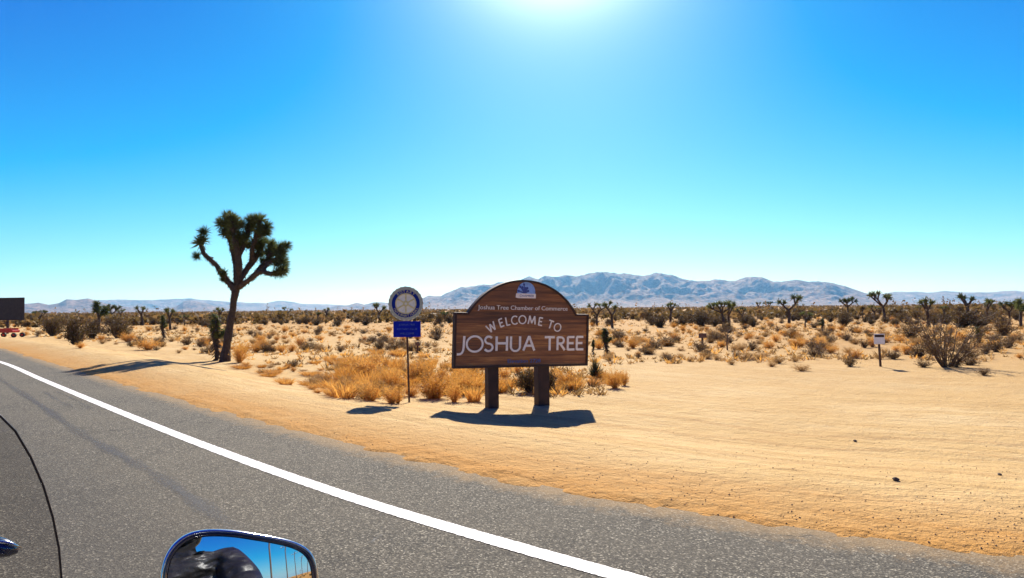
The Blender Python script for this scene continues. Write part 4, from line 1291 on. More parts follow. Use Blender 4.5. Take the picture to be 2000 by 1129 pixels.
# thin leaning dead stalk by the marker
sp_, sd_ = ground_px(1421, 684)
g = random.Random(9)
DS = empty('dead_stalk', sp_); tag(DS, 'thin bare forked stalk right of the small brown marker', 'plant')
mb = MB(); k_ = sd_ / F_PX
mb.tube([(0, 0, -.1), (-1 * k_, 0, 12 * k_), (1 * k_, 0, 26 * k_), (2 * k_, 0, 40 * k_)], [1.6 * k_, 1.4 * k_, 1.1 * k_, .7 * k_], 6)
for q in range(12):
    z = g.uniform(14, 38) * k_; s_ = g.choice((-1, 1))
    mb.tube([(0, 0, z), (s_ * g.uniform(5, 12) * k_, g.uniform(-.2, .2), z + g.uniform(5, 14) * k_)], [.7 * k_, .3 * k_], 4)
mb.build('stem', m_twig, DS)

# straw grass and brush round the two signs
gg = random.Random(55)
def poly_in(x, y, P):
    c_ = False
    for i in range(len(P)):
        (x0, y0), (x1, y1) = P[i], P[i - 1]
        if (y0 > y) != (y1 > y) and x < (x1 - x0) * (y - y0) / (y1 - y0) + x0: c_ = not c_
    return c_
zone = [(440, 716), (520, 712), (640, 705), (700, 690), (800, 690), (900, 715), (960, 722), (1130, 735), (1215, 738), (1222, 757), (1120, 764), (960, 774), (930, 788), (800, 796), (700, 782), (640, 775), (560, 752), (480, 735)]
n_ = 0
while n_ < 185:
    px, py = gg.uniform(440, 1225), gg.uniform(690, 798)
    if not poly_in(px, py, zone): continue
    n_ += 1
    p, d = ground_px(px, py)
    w = gg.uniform(0.3, 0.7); h = gg.uniform(0.16, 0.40)
    if 660 < px < 930 and py > 715: h *= 1.5
    if px < 630: h *= 0.5
    r_ = gg.random()
    spot = ('at the left end of the verge' if px < 600 else 'left of the club sign pole' if px < 770 else 'around the club sign pole' if px < 840 else 'between the two signs' if px < 940 else 'under the welcome sign' if px < 1090 else 'at the right end of the welcome sign') + (' towards the road' if py > 752 else ' farther back')
    if r_ < 0.40: place(gg.choice(V_straw), 'dry_grass_clump', p, w, h, 'straw coloured dry grass clump ' + spot, 'grass', 'dry grass round the signs')
    elif r_ < 0.75: place(gg.choice(V_golden), 'golden_shrub', p, w * .9, h * 1.1, 'small orange-gold twiggy shrub ' + spot, 'shrub', 'golden shrubs round the signs')
    else: place(gg.choice(V_tan), 'dry_shrub', p, w * .8, h, 'tan twiggy brush ' + spot, 'shrub', 'tan brush round the signs')
for a_ in [('golden', 712, 735, 95, 48, 'wide bushy tan shrub left of the club sign pole'), ('golden', 765, 762, 70, 52, 'tall straw shrub left of the club sign pole base'),
           ('golden', 850, 778, 95, 62, 'glowing orange shrub between the club sign pole and the left post'), ('golden', 815, 745, 60, 50, 'straw shrub directly behind the club sign pole'),
           ('golden', 905, 770, 70, 50, 'orange shrub touching the left post of the welcome sign'), ('golden', 1108, 758, 60, 40, 'orange shrub under the right end of the welcome sign'),
           ('golden', 1200, 758, 50, 42, 'rust-gold shrub at the right end of the verge grass'), ('tan', 620, 755, 60, 34, 'thin pale shrub at the left end of the verge grass'),
           ('golden', 690, 772, 60, 40, 'straw shrub nearest the road left of the club sign')]:
    sh_px(*a_)

# shrubs scattered over the plain
gs_ = random.Random(91)
def far_enough(px, py): return not (860 < px < 1160 and py > 640)
cnt = {'brush': 0, 'tan': 0, 'golden': 0, 'olive': 0}
def scatter(kind, n, ylo, yhi, wr, hr, pxr=(0, 2000), p_=1.0):
    k = 0; tries = 0
    while k < n and tries < n * 20:
        tries += 1
        px = gs_.uniform(*pxr)
        y_ = ylo + (yhi - ylo) * gs_.random() ** p_
        if 690 < y_ and px < 1180: continue
        if not far_enough(px, y_): continue
        p, d = ground_px(px, y_)
        s, _ = road_st(p.x, p.y)
        if s[0] < 5.5: continue
        if px > 1180 and y_ > 716: continue
        if px > 1150 and y_ > 690 and gs_.random() < .55: continue
        k += 1; cnt[kind] += 1
        w = gs_.uniform(*wr); h = w * gs_.uniform(*hr)
        ms, nm, cat = SETS[kind]
        place(gs_.choice(ms), nm, p, w, h, LOOK[kind] + ' ' + where(px, y_), cat, GRP[kind])
scatter('brush', 270, 620, 712, (0.35, 0.95), (0.55, 0.9), p_=1.5)
scatter('tan', 290, 626, 716, (0.25, 0.75), (0.45, 0.8), p_=1.2)
scatter('golden', 210, 622, 700, (0.3, 0.85), (0.5, 0.9), p_=1.3)
scatter('olive', 230, 615, 640, (0.8, 1.9), (0.6, 0.95), p_=1.3)

# the far brush belt reads as one mass: low-poly bushes and trees joined in one mesh
def far_brush():
    g = np.random.default_rng(5)
    nf, nb_ = 9400, 1900
    d = np.exp(g.uniform(math.log(90), math.log(2600), nf)); px = g.uniform(-150, 2150, nf)
    rr_ = np.array([ray(p, 600) for p in px])
    keep = (d > 220) | (g.random(nf) > 0.3)
    X, Y = (rr_[:, 0] * d)[keep], (rr_[:, 1] * d)[keep]; D = d[keep]
    d2 = np.exp(g.uniform(math.log(16), math.log(700), nb_)); a2 = g.uniform(R(46), R(314), nb_)
    X = np.concatenate([X, np.sin(a2) * d2]); Y = np.concatenate([Y, np.cos(a2) * d2]); back = np.concatenate([np.zeros(len(D), bool), np.ones(nb_, bool)]); D = np.concatenate([D, d2])
    S, T_ = road_st(X, Y)
    ok = ~((S > -ROAD_W - 5) & (S < 6))
    X, Y, D, back, S, T_ = X[ok], Y[ok], D[ok], back[ok], S[ok], T_[ok]
    Zs = height(X, Y, S, T_); n = len(X)
    w = g.uniform(0.7, 2.0, n) * (1 + D / 900) * np.where(back, .55, 1); h = w * g.uniform(.5, .95, n)
    tall = g.random(n) < 0.10
    h = np.where(tall, g.uniform(2.2, 3.8, n), h); w = np.where(tall, 0.8, w)
    mt = (g.random(n) < 0.25).astype(int)
    idx = np.repeat(np.arange(n), np.where(D < 350, 26, 14)); m = len(idx)
    a_ = g.uniform(0, 6.283, m); r1 = g.random(m); e = g.random(m)
    C = np.column_stack([X[idx] + np.cos(a_) * w[idx] * .45 * r1, Y[idx] + np.sin(a_) * w[idx] * .45 * r1, Zs[idx] + h[idx] * (.05 + .8 * e)])
    s_ = (w[idx] * g.uniform(.10, .26, m))[:, None]
    u = g.normal(size=(m, 3)); u /= np.linalg.norm(u, axis=1)[:, None]
    v = np.cross(u, g.normal(size=(m, 3))); v /= np.linalg.norm(v, axis=1)[:, None]
    P = np.stack([C - u * s_, C + v * s_ * .7, C + u * s_, C - v * s_ * .7], 1).reshape(-1, 3)
    me = bpy.data.meshes.new('far_brush'); me.from_pydata(P.tolist(), [], np.arange(4 * m).reshape(-1, 4).tolist())
    me.materials.append(m_olive); me.materials.append(m_brush)
    me.polygons.foreach_set('material_index', mt[idx].astype(np.int32)); me.update()
    o = link(bpy.data.objects.new('far_brush', me))
    tag(o, 'belt of dark scrub running along the horizon', 'scrub', kind='stuff')
far_brush()

# small dry tufts and stubble over the plain, far too many to count
def low_tufts():
    g = random.Random(66); V_, F_, M_ = [], [], []
    N = 15000
    ds = [math.exp(g.uniform(math.log(13.5), math.log(120))) for _ in range(N)]; pxs = [g.uniform(-50, 2050) for _ in range(N)]
    rr_ = np.array([ray(p, 600) for p in pxs]); X = rr_[:, 0] * ds; Y = rr_[:, 1] * ds
    S, T_ = road_st(X, Y); Zs = height(X, Y, S, T_)
    dens = fbm(X * .18, Y * .18, 5, 3)
    nb = 0
    for k in range(N):
        if S[k] < 6 or dens[k] + 0.30 < g.uniform(-.1, .6): continue
        if pxs[k] > 1180 and ds[k] < 21 + 4 * dens[k]: continue
        m = g.choices((0, 1, 2), (0.3, 0.4, 0.3))[0]
        w = g.uniform(.06, .26); l = w * g.uniform(.5, 1.1); x, y, z = X[k], Y[k], Zs[k] - .01
        for q in range(9):
            a_ = g.uniform(0, 6.283); e = g.uniform(.3, 1.3); r0 = w * .5 * g.random()
            cx, cy = math.cos(a_), math.sin(a_)
            L_ = l * g.uniform(.6, 1.2); wd = .010 + .018 * g.random() + ds[k] * .0002
            bx_, by_ = x + cx * r0, y + cy * r0
            tx_, ty_ = bx_ + cx * L_ * .8, by_ + cy * L_ * .8
            an = g.uniform(0, 6.283); ox, oy = math.cos(an) * wd, math.sin(an) * wd
            V_ += [(bx_ - ox, by_ - oy, z), (bx_ + ox, by_ + oy, z), ((bx_ + tx_) / 2 + ox, (by_ + ty_) / 2 + oy, z + e * L_ * .6), (tx_, ty_, z + e * L_)]
            F_.append((nb, nb + 1, nb + 2, nb + 3)); nb += 4; M_.append(m)
    me_ = bpy.data.meshes.new('low_dry_tufts'); me_.from_pydata(V_, [], F_)
    for m_ in (m_straw, m_tan, m_brush): me_.materials.append(m_)
    me_.polygons.foreach_set('material_index', M_); me_.update()
    o = link(bpy.data.objects.new('low_dry_tufts', me_))
    tag(o, 'short dry tufts and stubble covering the sandy plain', 'grass', kind='stuff')
low_tufts()

# ------------------------------------------------------------------ stones on the bare sand
m_stone = plain('dark_stone', (0.10, 0.07, 0.05), 0.9, 0, 0.3, 12, 0.5)
def stone(seed):
    g = random.Random(seed); mb = MB(); mb.ball((0, 0, 0.25), (0.5, 0.42, 0.35), 8, 6)
    mb.v = [(x * g.uniform(.85, 1.15), y * g.uniform(.85, 1.15), z * g.uniform(.85, 1.15)) for x, y, z in mb.v]
    return mb.mesh('stone', m_stone)
ST = [stone(s_) for s_ in (1, 2, 3)]
for px, py, w, lab in [(1670, 862, 7, 'small dark stone farthest from the road on the bare sand'), (1750, 939, 13, 'flat dark stone on the bare sand at lower right'), (1953, 929, 9, 'dark stone nearest the right edge on the bare sand')]:
    p, d = ground_px(px, py); s_ = w / F_PX * d
    o = place(rng.choice(ST), 'stone', p, s_, s_ * .8, lab, 'stone')
def grit():
    g = random.Random(8); mb = MB()
    for k in range(5000):
        t = g.random(); i = g.randint(0, len(EC) - 2)
        px, py = g.uniform(0, 2000), g.uniform(700, 1085)
        q = on_plane(px, py); s, _ = road_st(q[0], q[1])
        if s[0] < 0.05 or s[0] > 9: continue
        if s[0] > 0.9 and g.random() < .55: continue
        z = hz(q[0], q[1]); r_ = g.choice((.003, .004, .005, .006, .008)) * g.uniform(.8, 1.2)
        c = Vector((q[0], q[1], z + r_ * .3))
        vs = [c + Vector(v) * r_ * g.uniform(.7, 1.2) for v in ((1, 0, 0), (-1, 0, 0), (0, 1, 0), (0, -1, 0), (0, 0, .8), (0, 0, -.6))]
        mb.add(vs, [(0, 2, 4), (2, 1, 4), (1, 3, 4), (3, 0, 4), (2, 0, 5), (1, 2, 5), (3, 1, 5), (0, 3, 5)])
    o = mb.build('roadside_grit', plain('grit', (0.33, 0.21, 0.11), 0.9, 0, 0.4, 9))
    tag(o, 'loose grit and pebbles along the asphalt edge', 'gravel', kind='stuff')
grit()

# ------------------------------------------------------------------ pale houses at the foot of the mountains
m_house = plain('pale_stucco', (0.72, 0.68, 0.64), 0.8, 0, 0.1, 0.2)
m_roofh = plain('pale_roof', (0.55, 0.50, 0.48), 0.8, 0, 0.1, 0.2)
px_, az_, rad_, Z_ = MOUNT['mountain_range']
for px, py, w in [(1513, 591, 34), (1528, 590, 24), (1571, 589, 30), (1582, 588, 22), (1398, 591, 26), (1360, 592, 24), (1620, 592, 26), (1470, 594, 22)]:
    i = int(np.argmin(np.abs(px_ - px)))
    ys = [project((math.sin(az_[i]) * r_, math.cos(az_[i]) * r_, Z_[j, i]))[1] for j, r_ in enumerate(rad_[:60])]
    j = int(np.argmin(np.abs(np.array(ys) - py)))
    P = (math.sin(az_[i]) * rad_[j], math.cos(az_[i]) * rad_[j], Z_[j, i] - 2)
    h_ = empty('house', P, rng.uniform(-.4, .4)); tag(h_, 'tiny pale house at the foot of the mountain range', 'house', 'far pale houses')
    MB().box((0, 0, 5), (w, w * .6, 10)).build('wall', m_house, h_)
    mb = MB(); a2, b2 = w / 2 + 1, w * .3 + 1
    mb.add([(-a2, -b2, 9.9), (a2, -b2, 9.9), (a2, b2, 9.9), (-a2, b2, 9.9), (-a2, 0, 14), (a2, 0, 14)], [(0, 1, 5, 4), (2, 3, 4, 5), (0, 4, 3), (1, 2, 5), (3, 2, 1, 0)])
    mb.build('roof', m_roofh, h_)

# ------------------------------------------------------------------ utility poles behind (seen in the mirror)
m_pole = plain('weathered_pole_wood', (0.085, 0.06, 0.045), 0.85, 0, 0.3, 6)
U = Vector((-0.76, 0.65, 0)).normalized()
for k, (az_d, dist) in enumerate(((131.3, 36), (127.4, 62), (125.2, 90), (123.6, 122), (122.5, 160))):
    x, y = math.sin(R(az_d)) * dist, math.cos(R(az_d)) * dist
    e = empty('utility_pole', (x, y, hz(x, y)), math.atan2(U.y, U.x) + R(90))
    tag(e, ['nearest wooden utility pole', 'second wooden utility pole', 'third wooden utility pole', 'fourth wooden utility pole', 'farthest wooden utility pole'][k] + ' reflected in the mirror', 'utility pole', 'poles along the road behind')
    MB().tube([(0, 0, -.5), (0, 0, 11)], [.17, .12], 10).build('pole', m_pole, e)
    MB().box((0, 0, 10.2), (2.6, .1, .12)).build('crossarm', m_pole, e)
    for xx in (-1.2, -.4, .4, 1.2): MB().tube([(xx, 0, 10.25), (xx, 0, 10.45)], .05, 6).build('insulator', m_paper, e)

# ------------------------------------------------------------------ motorcycle (its mirror and screen reach into view)
m_chrome, nt, b = mat('chrome')
b.inputs['Base Color'].default_value = (0.62, 0.64, 0.68, 1); b.inputs['Metallic'].default_value = 1.0; b.inputs['Roughness'].default_value = 0.12
m_blkchrome, nt, b = mat('black_gloss_shell')
b.inputs['Base Color'].default_value = (0.010, 0.016, 0.05, 1); b.inputs['Metallic'].default_value = 0.0; b.inputs['Roughness'].default_value = 0.12
b.inputs['Coat Weight'].default_value = 1.0; b.inputs['Coat Roughness'].default_value = 0.05; b.inputs['Specular IOR Level'].default_value = 0.9
m_glass, nt, b = mat('mirror_glass')
b.inputs['Base Color'].default_value = (0.72, 0.76, 0.82, 1); b.inputs['Metallic'].default_value = 1.0; b.inputs['Roughness'].default_value = 0.0
m_paintb = plain('black_tank_paint', (0.012, 0.012, 0.014), 0.2, 0, 0.1, 5)
m_seat = plain('black_vinyl', (0.018, 0.017, 0.016), 0.6, 0, 0.2, 20, 0.3)
m_steel = plain('cast_engine_metal', (0.30, 0.30, 0.31), 0.4, 0.9, 0.15, 10)
# windscreen: clear sheet with a slight grey tint and dust specks
m_screen, nt, b = mat('clear_windscreen')
nt.nodes.remove(b)
trn = nd(nt, 'ShaderNodeBsdfTransparent'); trn.inputs['Color'].default_value = (0.78, 0.77, 0.76, 1)
gls = nd(nt, 'ShaderNodeBsdfGlossy'); gls.inputs['Roughness'].default_value = 0.03
fr = nd(nt, 'ShaderNodeFresnel'); fr.inputs['IOR'].default_value = 1.2
mx = nd(nt, 'ShaderNodeMixShader'); nt.links.new(fr.outputs[0], mx.inputs[0]); nt.links.new(trn.outputs[0], mx.inputs[1]); nt.links.new(gls.outputs[0], mx.inputs[2])
vo = nd(nt, 'ShaderNodeTexVoronoi', i_Scale=55.0); nt.links.new(objco(nt), vo.inputs['Vector'])
sp = ramp(nt, vo.outputs['Distance'], [(0.0, (0.55, 0.55, 0.55)), (0.11, (0, 0, 0))])
msk = ramp(nt, noise(nt, objco(nt), 9.0, 3), [(0.52, (0, 0, 0)), (0.66, (1, 1, 1))])
dif = nd(nt, 'ShaderNodeBsdfTranslucent'); dif.inputs['Color'].default_value = (0.8, 0.76, 0.7, 1)
mx2 = nd(nt, 'ShaderNodeMixShader'); nt.links.new(math_n(nt, 'MULTIPLY', sp, msk), mx2.inputs[0])
nt.links.new(mx.outputs[0], mx2.inputs[1]); nt.links.new(dif.outputs[0], mx2.inputs[2])
nt.links.new(mx2.outputs[0], nt.nodes['Material Output'].inputs['Surface'])

U = Vector((-0.76, 0.65, 0)).normalized(); W = Vector((U.y, -U.x, 0))
BC = -W * 0.14
MBK = empty('motorcycle', (BC.x, BC.y, 0))
BM = Matrix(((U.x, W.x * -1, 0, BC.x), (U.y, W.y * -1, 0, BC.y), (0, 0, 1, 0), (0, 0, 0, 1)))   # local x forward, y left
MBK.matrix_world = BM
tag(MBK, 'black touring motorcycle whose chrome mirror and clear screen edge enter the foreground', 'motorcycle')
BI = BM.inverted()
def bl(f, r, z): return Vector((f, -r, z))
def to_bike(P): return BI @ Vector(P)
def wheel(f, rw, w):
    e = empty('wheel', bl(f, 0, rw), parent=MBK)
    mb = MB(); n, k = 40, 10
    vs, fs = [], []
    rt = w / 2
    for i in range(n):
        a_ = 2 * math.pi * i / n
        for j in range(k):
            b_ = 2 * math.pi * j / k; rr_ = rw - rt + rt * math.cos(b_)
            vs.append((rr_ * math.cos(a_), rt * math.sin(b_) * 0.9, rr_ * math.sin(a_)))
    for i in range(n):
        for j in range(k):
            fs.append((i * k + j, ((i + 1) % n) * k + j, ((i + 1) % n) * k + (j + 1) % k, i * k + (j + 1) % k))
    mb.add(vs, fs).build('tyre', m_rubber, e, True)
    mb = MB(); ri = rw - w * .8
    mb.tube([(0, -w * .3, 0), (0, w * .3, 0)], ri * 0.16, 12)
    for i in range(9):
        a_ = 2 * math.pi * i / 9
        mb.tube([(math.cos(a_) * ri * .1, 0, math.sin(a_) * ri * .1), (math.cos(a_) * ri * 1.08, 0, math.sin(a_) * ri * 1.08)], .014, 6)
    mb.build('spokes', m_chrome, e)
wheel(1.12, 0.32, 0.13); wheel(-0.50, 0.32, 0.16)
for sgn in (-1, 1):
    MB().tube([bl(1.12, .11 * sgn, .32), bl(.62, .11 * sgn, 1.02)], .028, 10).build('fork_tube', m_chrome, MBK)
    MB().tube([bl(-.50, .13 * sgn, .32), bl(-.30, .16 * sgn, .62)], .03, 10).build('shock_absorber', m_chrome, MBK)
MB().tube([bl(.60, 0, .95), bl(.35, 0, .66), bl(-.45, 0, .58), bl(-.55, 0, .45)], .035, 8).build('frame', m_paintb, MBK)
MB().ball(bl(.28, 0, .82), (.32, .17, .15), 20, 12).build('fuel_tank', m_paintb, MBK, True)
bevel(MB().box(bl(-.30, 0, .71), (.66, .34, .13)).build('seat', m_seat, MBK), .05, 3)
eng = MB().box(bl(.15, 0, .38), (.46, .30, .26)).build('engine', m_steel, MBK); bevel(eng, .04)
for q, aa in enumerate((-22, 22)):
    for k in range(7):
        Mx = Matrix.Rotation(R(aa), 3, 'Y')
        MB().box(Vector(bl(.15, 0, .5)) + Mx @ Vector((0, 0, .03 + k * .028)), (.17, .19, .012), Mx).build('cooling_fin', m_steel, eng)
for sgn in (1,):
    MB().tube([bl(.30, .16, .5), bl(.38, .2, .3), bl(.1, .22, .22), bl(-.9, .22, .26)], [.03, .03, .035, .045], 12).build('exhaust_pipe', m_chrome, MBK, True)
mb = MB()
for f0, rw in ((1.12, .35), (-.50, .36)):
    pass
def fender(f0, rw, a0, a1, name):
    vs, fs = [], []; n = 18
    for i in range(n + 1):
        a_ = R(a0 + (a1 - a0) * i / n)
        for j in range(7):
            y = -.1 + .2 * j / 6; rr_ = rw - .04 * (abs(j - 3) / 3) ** 2
            vs.append((f0 + rr_ * math.cos(a_), y, .32 + rr_ * math.sin(a_)))
    for i in range(n):
        for j in range(6): fs.append((i * 7 + j, i * 7 + j + 1, (i + 1) * 7 + j + 1, (i + 1) * 7 + j))
    o = MB().add(vs, fs).build(name, m_paintb, MBK, True)
    o.modifiers.new('s', 'SOLIDIFY').thickness = .006
fender(1.12, .37, 10, 170, 'front_fender'); fender(-.50, .39, 20, 190, 'rear_fender')
# handlebar with grips
MB().tube([bl(.48, -.42, 1.03), bl(.52, -.28, 1.07), bl(.62, -.12, 1.05), bl(.62, .12, 1.05), bl(.52, .28, 1.07), bl(.48, .42, 1.03)], .0125, 10).build('handlebar', m_chrome, MBK, True)
for sgn in (-1, 1):
    MB().tube([bl(.485, .31 * sgn, 1.063), bl(.478, .43 * sgn, 1.028)], .018, 12).build('grip', m_rubber, MBK)
    MB().tube([bl(.535, .27 * sgn, 1.06), bl(.57, .34 * sgn, 1.05), bl(.55, .44 * sgn, 1.02)], .007, 8).build('lever', m_chrome, MBK)
hl = MB().ball(bl(.82, 0, .93), (.15, .11, .11), 20, 12).build('headlight', m_chrome, MBK, True)
MB().ball(bl(.93, 0, .93), (.05, .095, .095), 16, 10).build('lens', m_paper, hl, True)

# windscreen
edge = [(-28, 800), (0, 812), (30, 842), (60, 893), (85, 950), (103, 1010), (115, 1070), (120, 1129), (118, 1200), (108, 1290), (90, 1390)]
rows = []
for px, py in edge:
    r_ = ray(px, py); dd = Vector(r_)
    # meet the raked plane f = 0.64 - 0.35 (z - 1.4)
    o_ = BI @ Vector((0, 0, CAM_Z)); d_ = BI.to_3x3() @ dd
    # x + .35 z = .64 + .49
    t_ = (1.13 - o_.x - .35 * o_.z) / (d_.x + .35 * d_.z)
    P = o_ + d_ * t_
    rows.append((P.x, -P.y, P.z))            # forward, right, up
rows.insert(0, (rows[0][0] - .005, rows[0][1] - .06, rows[0][2] + .018))
rows.insert(0, (rows[0][0] - .005, rows[0][1] - .10, rows[0][2] + .016))
vs, fs = [], []; K = 22
for f_, r_, z_ in rows:
    for k in range(K + 1):
        u = -1 + 2 * k / K
        vs.append((f_ + 0.10 * (1 - u * u), -r_ * u, z_))
for i in range(len(rows) - 1):
    for k in range(K): a0 = i * (K + 1) + k; fs.append((a0, a0 + 1, a0 + K + 2, a0 + K + 1))
wsn = MB().add(vs, fs).build('windscreen', m_screen, MBK, True)
m_trim = plain('dark_edge_trim', (0.020, 0.012, 0.014), 0.4, 0, 0.1, 10)
top = [Vector((rows[0][0] + 0.10 * (1 - u * u), -rows[0][1] * u, rows[0][2])) for u in np.linspace(-1, 1, 12)]
loop = [Vector((f_, r_, z_)) for f_, r_, z_ in rows[::-1]] + top[1:-1] + [Vector((f_, -r_, z_)) for f_, r_, z_ in rows]
MB().tube(loop, .0009, 8).build('edge_trim', m_trim, wsn, True)
# chrome-capped bracket bar seen through the screen at the left border
pb = to_bike(at(-60, 1060, .78)); pe = to_bike(at(36, 1076, .80))
mb = MB(); pts = [pb.lerp(pe, t) for t in np.linspace(0, 1, 9)]
mb.tube(pts, [.012, .0125, .013, .013, .0125, .012, .0105, .008, .003], 14).build('screen_bracket', m_blkchrome, MBK, True)
q0 = to_bike(at(-60, 1049, .775)); q1 = to_bike(at(20, 1061, .79)); q2 = to_bike(at(42, 1070, .797))
MB().tube([q0, q0.lerp(q1, .5), q1, q2], [.002, .002, .002, .001], 8).build('bracket_trim', m_chrome, MBK, True)
MB().tube([pb, bl(.70, -.02, 1.2), bl(.66, 0, 1.08)], .012, 10).build('bracket_arm', m_blkchrome, MBK, True)

# right-hand mirror
MD = 0.66
mc = at(470, 1100, MD)
vdir = (mc - Vector((0, 0, CAM_Z))).normalized()
rdir = Vector((0.655, -0.752, 0.070)).normalized()
mn = (rdir - vdir).normalized()
out_px = [(312, 1140), (315, 1112), (324, 1086), (340, 1063), (362, 1046), (388, 1037), (420, 1034), (460, 1036), (500, 1042), (540, 1049), (575, 1058), (600, 1071), (614, 1088), (621, 1110), (624, 1140),
          (622, 1180), (610, 1215), (585, 1238), (545, 1252), (490, 1256), (430, 1250), (375, 1232), (335, 1200), (317, 1170)]
def on_mirror(px, py):
    r_ = Vector(ray(px, py)); o_ = Vector((0, 0, CAM_Z))
    return o_ + r_ * ((mc - o_).dot(mn) / r_.dot(mn))
OP = [on_mirror(*p) for p in out_px]
cen = sum(OP, Vector()) / len(OP)
mxa = (on_mirror(620, 1100) - on_mirror(320, 1100)).normalized(); mya = mn.cross(mxa)
ol = [((p - cen).dot(mxa), (p - cen).dot(mya)) for p in OP]
def dense(ol):
    P = np.array(ol + ol[:1]); 
    ext = np.vstack([P[-3:-1], P, P[1:3]])
    o2 = []
    for i in range(2, 2 + len(ol)):
        p0, p1, p2, p3 = ext[i - 1], ext[i], ext[i + 1], ext[i + 2]
        for t in (0, .25, .5, .75):
            o2.append(.5 * ((2 * p1) + (-p0 + p2) * t + (2 * p0 - 5 * p1 + 4 * p2 - p3) * t * t + (-p0 + 3 * p1 - 3 * p2 + p3) * t ** 3))
    return o2
ol = dense(ol)
MM = Matrix(((mxa.x, mya.x, mn.x, cen.x), (mxa.y, mya.y, mn.y, cen.y), (mxa.z, mya.z, mn.z, cen.z), (0, 0, 0, 1)))
MIR = empty('mirror', (0, 0, 0), parent=MBK)
MIR.matrix_parent_inverse = BI
MIR.matrix_world = MM
CURV = MIR_R = 0.62                                  # convex glass
def mz(x, y): return -(x * x + y * y) / (2 * MIR_R)
def ring(sc_, dz, off=0.0):
    return [(p[0] * sc_, p[1] * sc_, dz + mz(p[0] * sc_, p[1] * sc_) * off) for p in ol]
def shrink(d):
    o2 = []
    n = len(ol)
    for i in range(n):
        a0, a1 = ol[i - 1], ol[(i + 1) % n]; t = np.array(a1) - np.array(a0); t = t / np.linalg.norm(t)
        nn = np.array((-t[1], t[0])); c_ = np.array(ol[i])
        if np.dot(nn, c_) > 0: nn = -nn
        o2.append(tuple(c_ + nn * d))
    return o2
gi = shrink(0.0070)
vs = [(0, 0, 0.0)]; fs = []; n = len(gi); NR = 10
for k in range(1, NR + 1):
    for p in gi: x, y = p[0] * k / NR, p[1] * k / NR; vs.append((x, y, mz(x, y)))
for i in range(n):
    j = (i + 1) % n
    fs.append((0, 1 + i, 1 + j))
    for k in range(NR - 1): a0 = 1 + k * n; fs.append((a0 + i, a0 + n + i, a0 + n + j, a0 + j))
g_ = MB().add(vs, fs).build('mirror_glass', m_glass, MIR, True)
# shell: rim round the glass and a domed back
bz = [(shrink(0.0069), -.0012), (shrink(0.0060), .0012), (shrink(0.0034), .0036), (shrink(0.0026), .0030)]
vs, fs = [], []
for o2, dz in bz:
    for p in o2: vs.append((p[0], p[1], dz + mz(p[0], p[1])))
for q in range(len(bz) - 1):
    for i in range(n):
        j = (i + 1) % n; fs.append((q * n + i, q * n + j, (q + 1) * n + j, (q + 1) * n + i))
MB().add(vs, fs).build('bezel', m_blkchrome, MIR, True)
prof = [(shrink(0.0030), .0022), (shrink(0.0024), .0040), (shrink(0.0012), .0046), (ol, .0026), (ol, -.010), (shrink(.006), -.024), (shrink(.018), -.036), ([(p[0] * .45, p[1] * .45) for p in ol], -.043)]
vs, fs = [], []
for q, (o2, dz) in enumerate(prof):
    for p in o2: vs.append((p[0], p[1], dz + mz(p[0], p[1]) * (1 if q < 5 else .7)))
for q in range(len(prof) - 1):
    for i in range(n):
        j = (i + 1) % n; fs.append((q * n + i, q * n + j, (q + 1) * n + j, (q + 1) * n + i))
fs.append(tuple((len(prof) - 1) * n + i for i in range(n)))
MB().add(vs, fs).build('shell', m_chrome, MIR, True)
stem0 = MM @ Vector((0, -.02, -.035)); stem0 = BI @ stem0
MB().tube([stem0, stem0 + Vector((.01, .01, -.10)), bl(.53, .30, 1.09), bl(.52, .29, 1.065)], .007, 8).build('mirror_stem', m_chrome, MBK, True)
# left-hand mirror, the same form
ML = empty('mirror', (0, 0, 0), parent=MBK)
fl = Matrix.Diagonal((1, -1, 1, 1))
ML.matrix_basis = fl @ (BI @ MM)
for ch in list(MIR.children):
    c_ = ch.copy(); COL.objects.link(c_); c_.parent = ML
MB().tube([fl @ stem0, fl @ (stem0 + Vector((.01, .01, -.10))), bl(.53, -.30, 1.09), bl(.52, -.29, 1.065)], .007, 8).build('mirror_stem', m_chrome, MBK, True)

# ------------------------------------------------------------------ the rider (seen in the mirror)
m_jacket, nt, b = mat('black_leather')
co = objco(nt); n1 = noise(nt, objco(nt, (1, 1, 2.2), (.5, .4, 0)), 5.5, 2, .5); n2 = noise(nt, co, 160, 2, .5)
nt.links.new(ramp(nt, n1, [(.3, (.008, .008, .009)), (.7, (.024, .022, .022))]), b.inputs['Base Color'])
b.inputs['Roughness'].default_value = .42
bumpn(nt, b, math_n(nt, 'ADD', math_n(nt, 'MULTIPLY', n1, 2.0), math_n(nt, 'MULTIPLY', n2, .03)), .75, .07)
m_denim = plain('dark_denim', (.02, .028, .05), .9, 0, .2, 60)
m_helmet = plain('black_helmet_shell', (.01, .01, .012), .15, 0, .1, 5)
RD = empty('person', (BC.x, BC.y, 0))
RD.matrix_world = BM
tag(RD, 'motorcycle rider in a black leather jacket, seen only in the mirror', 'person')
def skin(name, verts, edges, rads, m, parent, root=0, sub=2):
    me = bpy.data.meshes.new(name); me.from_pydata([tuple(v) for v in verts], edges, []); me.materials.append(m)
    o = link(bpy.data.objects.new(name, me), parent)
    md = o.modifiers.new('skin', 'SKIN')
    for i, sv in enumerate(me.skin_vertices[0].data):
        r_ = rads[i]; sv.radius = r_ if hasattr(r_, '__len__') else (r_, r_); sv.use_root = (i == root)
    md.use_smooth_shade = True
    s_ = o.modifiers.new('sub', 'SUBSURF'); s_.levels = sub; s_.render_levels = sub
    return o
V, Eg, Rd = [], [], []
def jv(f, r, z, rad): V.append(bl(f, r, z)); Rd.append(rad); return len(V) - 1
